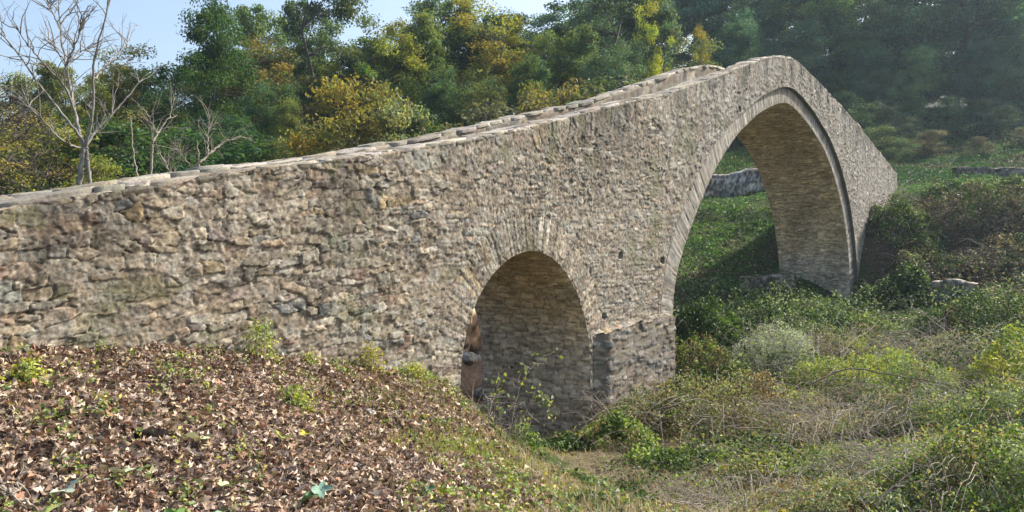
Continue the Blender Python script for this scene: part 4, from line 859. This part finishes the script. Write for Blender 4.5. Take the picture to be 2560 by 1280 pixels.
def blades(rng, XY, h, C, wdt=.006, lean=.45):
    n = len(XY); z = gz(XY[:, 0], XY[:, 1]); P = np.column_stack([XY, z - .01]); h = h * rng.uniform(.5, 1.3, n); a = rng.uniform(0, 2 * pi, n); l = rng.normal(0, lean, n)
    side = np.stack([np.cos(a), np.sin(a), 0 * a], 1) * wdt; dv = np.stack([-np.sin(a) * l, np.cos(a) * l, np.sqrt(np.clip(1 - l * l, .1, 1))], 1) * h[:, None]; bend = np.stack([-np.sin(a) * l, np.cos(a) * l, -np.abs(l) * .5], 1) * h[:, None] * .5
    V = np.stack([P - side, P + side, P + dv * .55 + side * .7, P + dv * .55 - side * .7, P + dv + bend], 1).reshape(-1, 3); i = np.arange(n) * 5
    return V, np.stack([i, i + 1, i + 2, i + 3], 1), np.stack([i + 3, i + 2, i + 4], 1), np.repeat(C, 5, 0)
def add_blades(g, *a, **k):
    V, q, t_, C = blades(*a, **k); g.F4.append(q + g.n); g.F3.append(t_ + g.n); g.V.append(V); g.C.append(C); g.n += len(V)
def patch(rng, n, x, y, Y, rx, ry): 
    X = (x - 1280) / F * Y; q = rnd(rng, n)[:, :2] * .5; return np.stack([X + q[:, 0] * rx, Y + q[:, 1] * ry], 1)
g = Geo()
for x, y, Y, rx, ry, n, h in ((1190, 1115, 6.9, .5, .55, 2600, .07), (1100, 1100, 6.6, .4, .3, 1000, .06), (965, 985, 7.4, .25, .3, 800, .07), (890, 1110, 5.8, .2, .2, 400, .05), (1250, 1200, 5.9, .22, .5, 1500, .06), (1080, 960, 8.2, .4, .5, 900, .07), (460, 1050, 5.4, .5, .3, 500, .05), (1000, 1080, 6.4, .5, .4, 600, .05), (330, 1040, 5.2, .3, .3, 250, .05)):
    XY = patch(rng, n, x, y, Y, rx, ry); C = np.array([gY, gL, gL, bT, (.22, .27, .06)])[rng.integers(0, 5, n)] * rng.uniform(.75, 1.25, (n, 1)); add_blades(g, rng, XY, h, C, .004)
XY = scatter(rng, 26000, -9, 2, 2.5, 10, 1.4, lambda x, y: litter_mask(x, y) * (.2 + .8 * ss(2.2, .3, CRx(y) - x))); add_blades(g, rng, XY, .06, np.array([(.5, .4, .26), (.4, .31, .2), gL, gY])[rng.integers(0, 4, len(XY))] * rng.uniform(.8, 1.2, (len(XY), 1)), .003, .55)
XY = scatter(rng, 420, -8, 2, 3, 9.5, 1.3, lambda x, y: litter_mask(x, y) * (.25 + .75 * ss(2.5, .3, CRx(y) - x)) * ss(.42, .6, fbm(x * .9, y * .9, 150))); nn = 14; Q = np.repeat(XY, nn, 0) + rng.normal(0, .035, (len(XY) * nn, 2)); z = gz(Q[:, 0], Q[:, 1]); P = np.column_stack([Q, z + .02 + .07 * rng.random(len(z))])
g.add(*leaves(rng, P, .03, [0, 0, 1.0], np.array([gL, gM, gY, (.2, .3, .12)])[rng.integers(0, 4, len(P))] * rng.uniform(.7, 1.3, (len(P), 1)), .6))
tag(g.build('bank_grass', M_COVER), 'short yellow green grass showing through the leaves of the near bank', 'grass', kind='stuff')

def front(x, y):                                  # gully and valley floor this side of the bridge, and under the arches
    s, wv = sw(x, y); return (1 - litter_mask(x, y)) * (x > CRx(y) - .1) * ((wv < -.05) | (wv > 2.5) | ((s > -6) & (s < 5.9)) | ((s > -12.3) & (s < -9.7)))
# straw and creeping stems in the gully
g = Geo(); XY = scatter(rng, 26000, -.5, 8, 4.5, 14, 1.6, lambda x, y: front(x, y) * (.25 + .75 * ss(4.6, 2.0, x)) * (y < 15)); n = len(XY)
add_blades(g, rng, XY, .11, np.array([(.42, .32, .19), (.32, .24, .14), (.24, .17, .1), (.5, .41, .26), gG])[rng.integers(0, 5, n)] * rng.uniform(.75, 1.2, (n, 1)), .004, .8)
tag(g.build('dry_grass', M_COVER), 'flattened straw-coloured grass on the gully floor', 'grass', kind='stuff')
g = Geo(); XY = scatter(rng, 34000, -.5, 14, 4.2, 16, 1.7, lambda x, y: front(x, y) * np.clip(ss(.5, 3.2, x) * .8 + .12 + .5 * ss(.55, .65, fbm(x * 2, y * 2, 88)), 0, 1) * ss(.36, .5, fbm(x * 1.3, y * 1.3, 86))); n = len(XY)
cl = fbm(XY[:, 0] * 1.6, XY[:, 1] * 1.6, 87) + rng.normal(0, .07, n); C = np.array([gD, gM, gL, gG, gY, bT, bR])[np.clip(((cl - .3) * 14).astype(int) + rng.integers(-1, 2, n), 0, 6)] * rng.uniform(.7, 1.35, (n, 1))
hg = fbm(XY[:, 0] * 1.1, XY[:, 1] * 1.1, 86); P = np.column_stack([XY, gz(XY[:, 0], XY[:, 1]) + rng.uniform(0, 1, n) ** .7 * (.05 + .22 * ss(.4, .65, hg) * ss(.5, 3.5, XY[:, 0]))])
g.add(*leaves(rng, P, .045, [0, 0, .8], C, .62, .35, .45)); tag(g.build('ground_cover', M_COVER), 'low mixed green creepers covering the ground before the bridge', 'ground cover', kind='stuff')
# valley floor and banks further off
def far_d(x, y): return front(x, y) * (y > 13.5) * ((x > 1.6) | (y > 24)) * (1 + 0 * x)
g = Geo(); XY = scatter(rng, 150000, -1, 34, 13.5, 60, 1.5, far_d); n = len(XY); z = gz(XY[:, 0], XY[:, 1]); x, y = XY.T
Cg = zone(x, y, z); bank = ss(20.5, 22.5, y) * ss(9.5, 11.5, x) * ss(1.9, 1.1, z); ter = (ss(1.2, 1.6, z) * (z < 5.2))
base = np.array([gD, gM, gG, gD, (.10, .13, .05)])[np.clip((fbm(x * .9, y * .9, 90) * 8 - 1.6 + rng.normal(0, .5, n)).astype(int), 0, 4)]
bk = np.array([(.12, .085, .07), (.2, .155, .13), (.06, .085, .04), (.15, .105, .08), (.36, .32, .28)])[rng.choice(5, n, p=[.34, .2, .26, .15, .05])]
tg = np.array([(.07, .17, .045), (.10, .21, .055), (.17, .21, .09)])[rng.integers(0, 3, n)]
C = base * (1 - bank[:, None]) + bk * bank[:, None]; C = np.where((ter > .5)[:, None], tg, C); sl_ = ((x > 3.5) & (x < 11.3) & (y > 24.5) & (y < 36)); C = np.where((sl_ & (fbm(x * 1.3, y * 1.3, 95) < .56))[:, None], np.array([(.11, .24, .055), (.15, .26, .07), (.08, .16, .045)])[rng.integers(0, 3, n)], C)
C = C * rng.uniform(.65, 1.35, (n, 1))
hgt = np.where(ter > .5, .05 + .2 * ss(.5, .7, fbm(x * .6, y * .6, 93)), .12 + .6 * ss(.4, .7, fbm(x * .8, y * .8, 91)))
hgt = np.where(sl_, hgt * .35, hgt); P = np.column_stack([XY, z + rng.uniform(0, 1, n) ** .8 * hgt]); sz = np.where(ter > .5, .07, .085) * (y / 24) ** .5
g.add(*leaves(rng, P, sz, [0, 0, .6], C, .6, .3, .4)); tag(g.build('valley_scrub', M_COVER), 'low scrub and grass over the valley floor and far bank', 'ground cover', kind='stuff')

g = Geo(); n = 90000; y = 28 + 26 * rng.random(n) ** 1.1; x = rng.uniform(7, 38, n); k = (y > 42 - (x - 8) * 1.1); x, y = x[k], y[k]; z = gz(x, y); k = (z > 1.5); x, y, z = x[k], y[k], z[k]; n = len(x)
cl = fbm(x * .35, y * .7, 120) + rng.normal(0, .05, n) + ss(4, 6.5, z) * .1
mc = np.array([(.05, .13, .035), (.07, .16, .045), (.09, .17, .05), (.12, .16, .065), (.15, .13, .08), (.10, .08, .055)]); C = (mc * .8)[np.clip(((cl - .32) * 14).astype(int), 0, 5)] * rng.uniform(.6, 1.4, (n, 1))
tuft = ss(.5, .7, fbm(x * 1.3, y * 1.3, 121)); P = np.column_stack([x, y, z + rng.uniform(0, 1, n) * (.04 + .22 * tuft)])
g.add(*leaves(rng, P, .12, [0, -.5, .4], C, .5, .3, .5)); tag(g.build('meadow_grass', M_COVER), 'uneven grass with brownish tussocks on the terraces beyond the bridge', 'grass', kind='stuff')

# ---------------------------------------------------------------- single things on the leaf bank
def big_leaf(x, y, Y, sz, c, label, k):
    r = np.random.default_rng(k); X = (x - 1280) / F * Y; z = gz1(X, Y) + .075; n = 10; a = np.linspace(0, 2 * pi, 21)[:-1]
    lob = np.where(np.arange(20) % 4 == 0, 1.0, np.where(np.arange(20) % 2 == 0, .42, .7)) * r.uniform(.85, 1.1, 20); rad = sz * .68
    G_ = Geo(); rings = [0.001, .5, 1.0]; V = []
    for q in rings: V.append(np.stack([np.cos(a) * lob ** q * rad * q, np.sin(a) * lob ** q * rad * q, (q ** 2) * rad * (.25 * np.cos(a * 2 + k) + .12) + r.normal(0, .03, 20) * rad], 1))
    V = np.concatenate(V); i = np.arange(20); fs = [np.stack([i + 20 * j, (i + 1) % 20 + 20 * j, (i + 1) % 20 + 20 * (j + 1), i + 20 * (j + 1)], 1) for j in (0, 1)]
    G_.add(V, np.concatenate(fs), np.array(c)); st = np.array([[0, 0, 0], [-rad * .8, 0, .01], [-rad * 1.5, rad * .1, .02]])
    root = empty('fallen_leaf', (X, Y, z), r.uniform(0, 6)); root.rotation_euler = (r.uniform(.1, .5), r.uniform(-.35, .35), r.uniform(0, 6)); tag(root, label, 'leaf')
    G_.build('blade', M_LITTER, root, True); g2 = Geo(); g2.tube(st, [.002, .0015, .0012], 4); g2.build('stalk', M_TWIG, root, False, False)
BL = [(100, 1240, 3.75, .13, (.42, .48, .14), 'large pale yellow green fallen leaf in the lower left corner'), (210, 1262, 3.75, .13, (.30, .42, .22), 'pale green fallen leaf at the bottom, right of the yellow green corner leaf'),
      (435, 1250, 3.9, .12, (.13, .24, .05), 'dark green fallen leaf at the bottom left'), (500, 1270, 3.85, .08, (.30, .30, .05), 'olive yellow fallen leaf beside the dark green one at the bottom'), (535, 1262, 3.9, .09, (.24, .38, .22), 'bluish green fallen leaf at the bottom, right of the olive yellow leaf'),
      (500, 1095, 4.9, .13, (.55, .62, .36), 'whitish green star-shaped fallen leaf in the middle of the bank'), (800, 1195, 4.5, .11, (.20, .32, .24), 'blue green fallen leaf in the lower middle'), (770, 1240, 4.3, .10, (.09, .17, .07), 'dark green fallen leaf below the blue green one'),
      (1070, 1190, 4.75, .08, (.07, .15, .07), 'small dark green fallen leaf left of the olive leaf near the bank edge'), (1115, 1195, 4.7, .10, (.20, .28, .03), 'olive green fallen leaf near the edge of the bank'), (765, 1050, 5.5, .08, (.45, .45, .03), 'small bright yellow fallen leaf right of the bank centre'),
      (705, 1085, 5.2, .10, (.22, .30, .05), 'green fallen leaf left of the small bright yellow one'), (300, 1165, 4.3, .11, (.45, .50, .32), 'pale green fallen leaf left of centre'), (165, 1205, 4.0, .12, (.38, .44, .34), 'greyish green fallen leaf above the corner leaves'),
      (565, 1165, 4.4, .08, (.5, .55, .32), 'small whitish green fallen leaf below the star-shaped leaf'), (75, 945, 5.2, .10, (.38, .42, .10), 'yellow green fallen leaf near the left end of the wall')]
for k, b_ in enumerate(BL): big_leaf(*b_, k)
def lump(name, label, cat, x, y, Y, sx, sy, sz, c, seed, rough=.4, mat=None):
    r = np.random.default_rng(seed); X = (x - 1280) / F * Y; z = gz1(X, Y); u = np.linspace(0, 2 * pi, 41)[:-1]; v = np.linspace(0, pi, 22)
    U, Vv = np.meshgrid(u, v, indexing='ij'); q = 1 + (fbm(np.cos(U) * 1.6 + Vv * 1.3 + 9, np.sin(U) * 1.6 + 9, seed, 4) - .5) * rough * 2
    P = np.stack([np.cos(U) * np.sin(Vv) * sx * q, np.sin(U) * np.sin(Vv) * sy * q, np.cos(Vv) * sz * q], -1).reshape(-1, 3); nc = 22; f = grid_faces(40, nc); w2 = np.arange(nc - 1); f = np.concatenate([f, np.stack([39 * nc + w2, 39 * nc + w2 + 1, w2 + 1, w2], 1)])
    o = mesh(name, P, f, mat or M_GROUND, None, C3(*c), False, (X, Y, z + sz * .3)); o.rotation_euler = (0, 0, r.uniform(0, 3)); tag(o, label, cat); return o
lump('earth_clod', 'dark earth clod poking out of the leaves at far left', 'clod', 165, 1055, 4.85, .075, .05, .035, (.025, .018, .014), 1, .7)
lump('earth_clod', 'wider dark earth clod right of the other one', 'clod', 385, 1075, 4.85, .10, .05, .045, (.02, .014, .012), 2, .8)
lump('crumpled_paper', 'crumpled white paper scrap lying on the bank below the small arch', 'paper', 922, 1012, 6.9, .05, .035, .035, (.85, .85, .85), 3, .8)
# stones on the arch floor
rng = np.random.default_rng(7)
FS = [(1170, 975, 11.0, .16), (1200, 960, 12.0, .2), (1185, 1000, 10.6, .13), (1210, 1005, 11.2, .14), (1160, 940, 12.5, .18), (1180, 950, 14.2, .22), (1205, 940, 14.8, .2), (1170, 930, 15.6, .25), (1200, 930, 16.4, .22), (1190, 930, 17.3, .24), (1165, 930, 13.4, .17)]
for k, (x, y, Y, r_) in enumerate(FS): lump('fallen_stone', 'pale fallen block lying at the left jamb inside the small arch', 'stone', x, y, Y, r_, r_ * .7, r_ * .5, (.42, .38, .31), 20 + k, .5, M_STONE)['group'] = 'fallen stones in the small arch'
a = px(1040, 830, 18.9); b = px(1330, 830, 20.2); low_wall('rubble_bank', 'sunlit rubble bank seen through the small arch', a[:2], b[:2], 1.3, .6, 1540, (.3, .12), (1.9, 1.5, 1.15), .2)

# ---------------------------------------------------------------- haze
def haze():
    g = Geo(); a = np.array([(x, y, z) for x in (-160, 170) for y in (-60, 230) for z in (-12, 75)], float)
    f = np.array([(0, 1, 3, 2), (4, 6, 7, 5), (0, 4, 5, 1), (2, 3, 7, 6), (0, 2, 6, 4), (1, 5, 7, 3)])
    m = bpy.data.materials.new('blue morning haze'); m.use_nodes = True; t = m.node_tree; t.nodes.clear()
    v = t.nodes.new('ShaderNodeVolumePrincipled'); v.inputs['Density'].default_value = .0006; v.inputs['Color'].default_value = (.66, .84, 1, 1); v.inputs['Anisotropy'].default_value = .5
    o = t.nodes.new('ShaderNodeOutputMaterial'); t.links.new(v.outputs[0], o.inputs['Volume'])
    tag(mesh('haze', a, f, m), 'thin pale blue haze hanging over the valley', 'haze', kind='stuff')
import os
if not os.environ.get('NOHAZE'): haze()
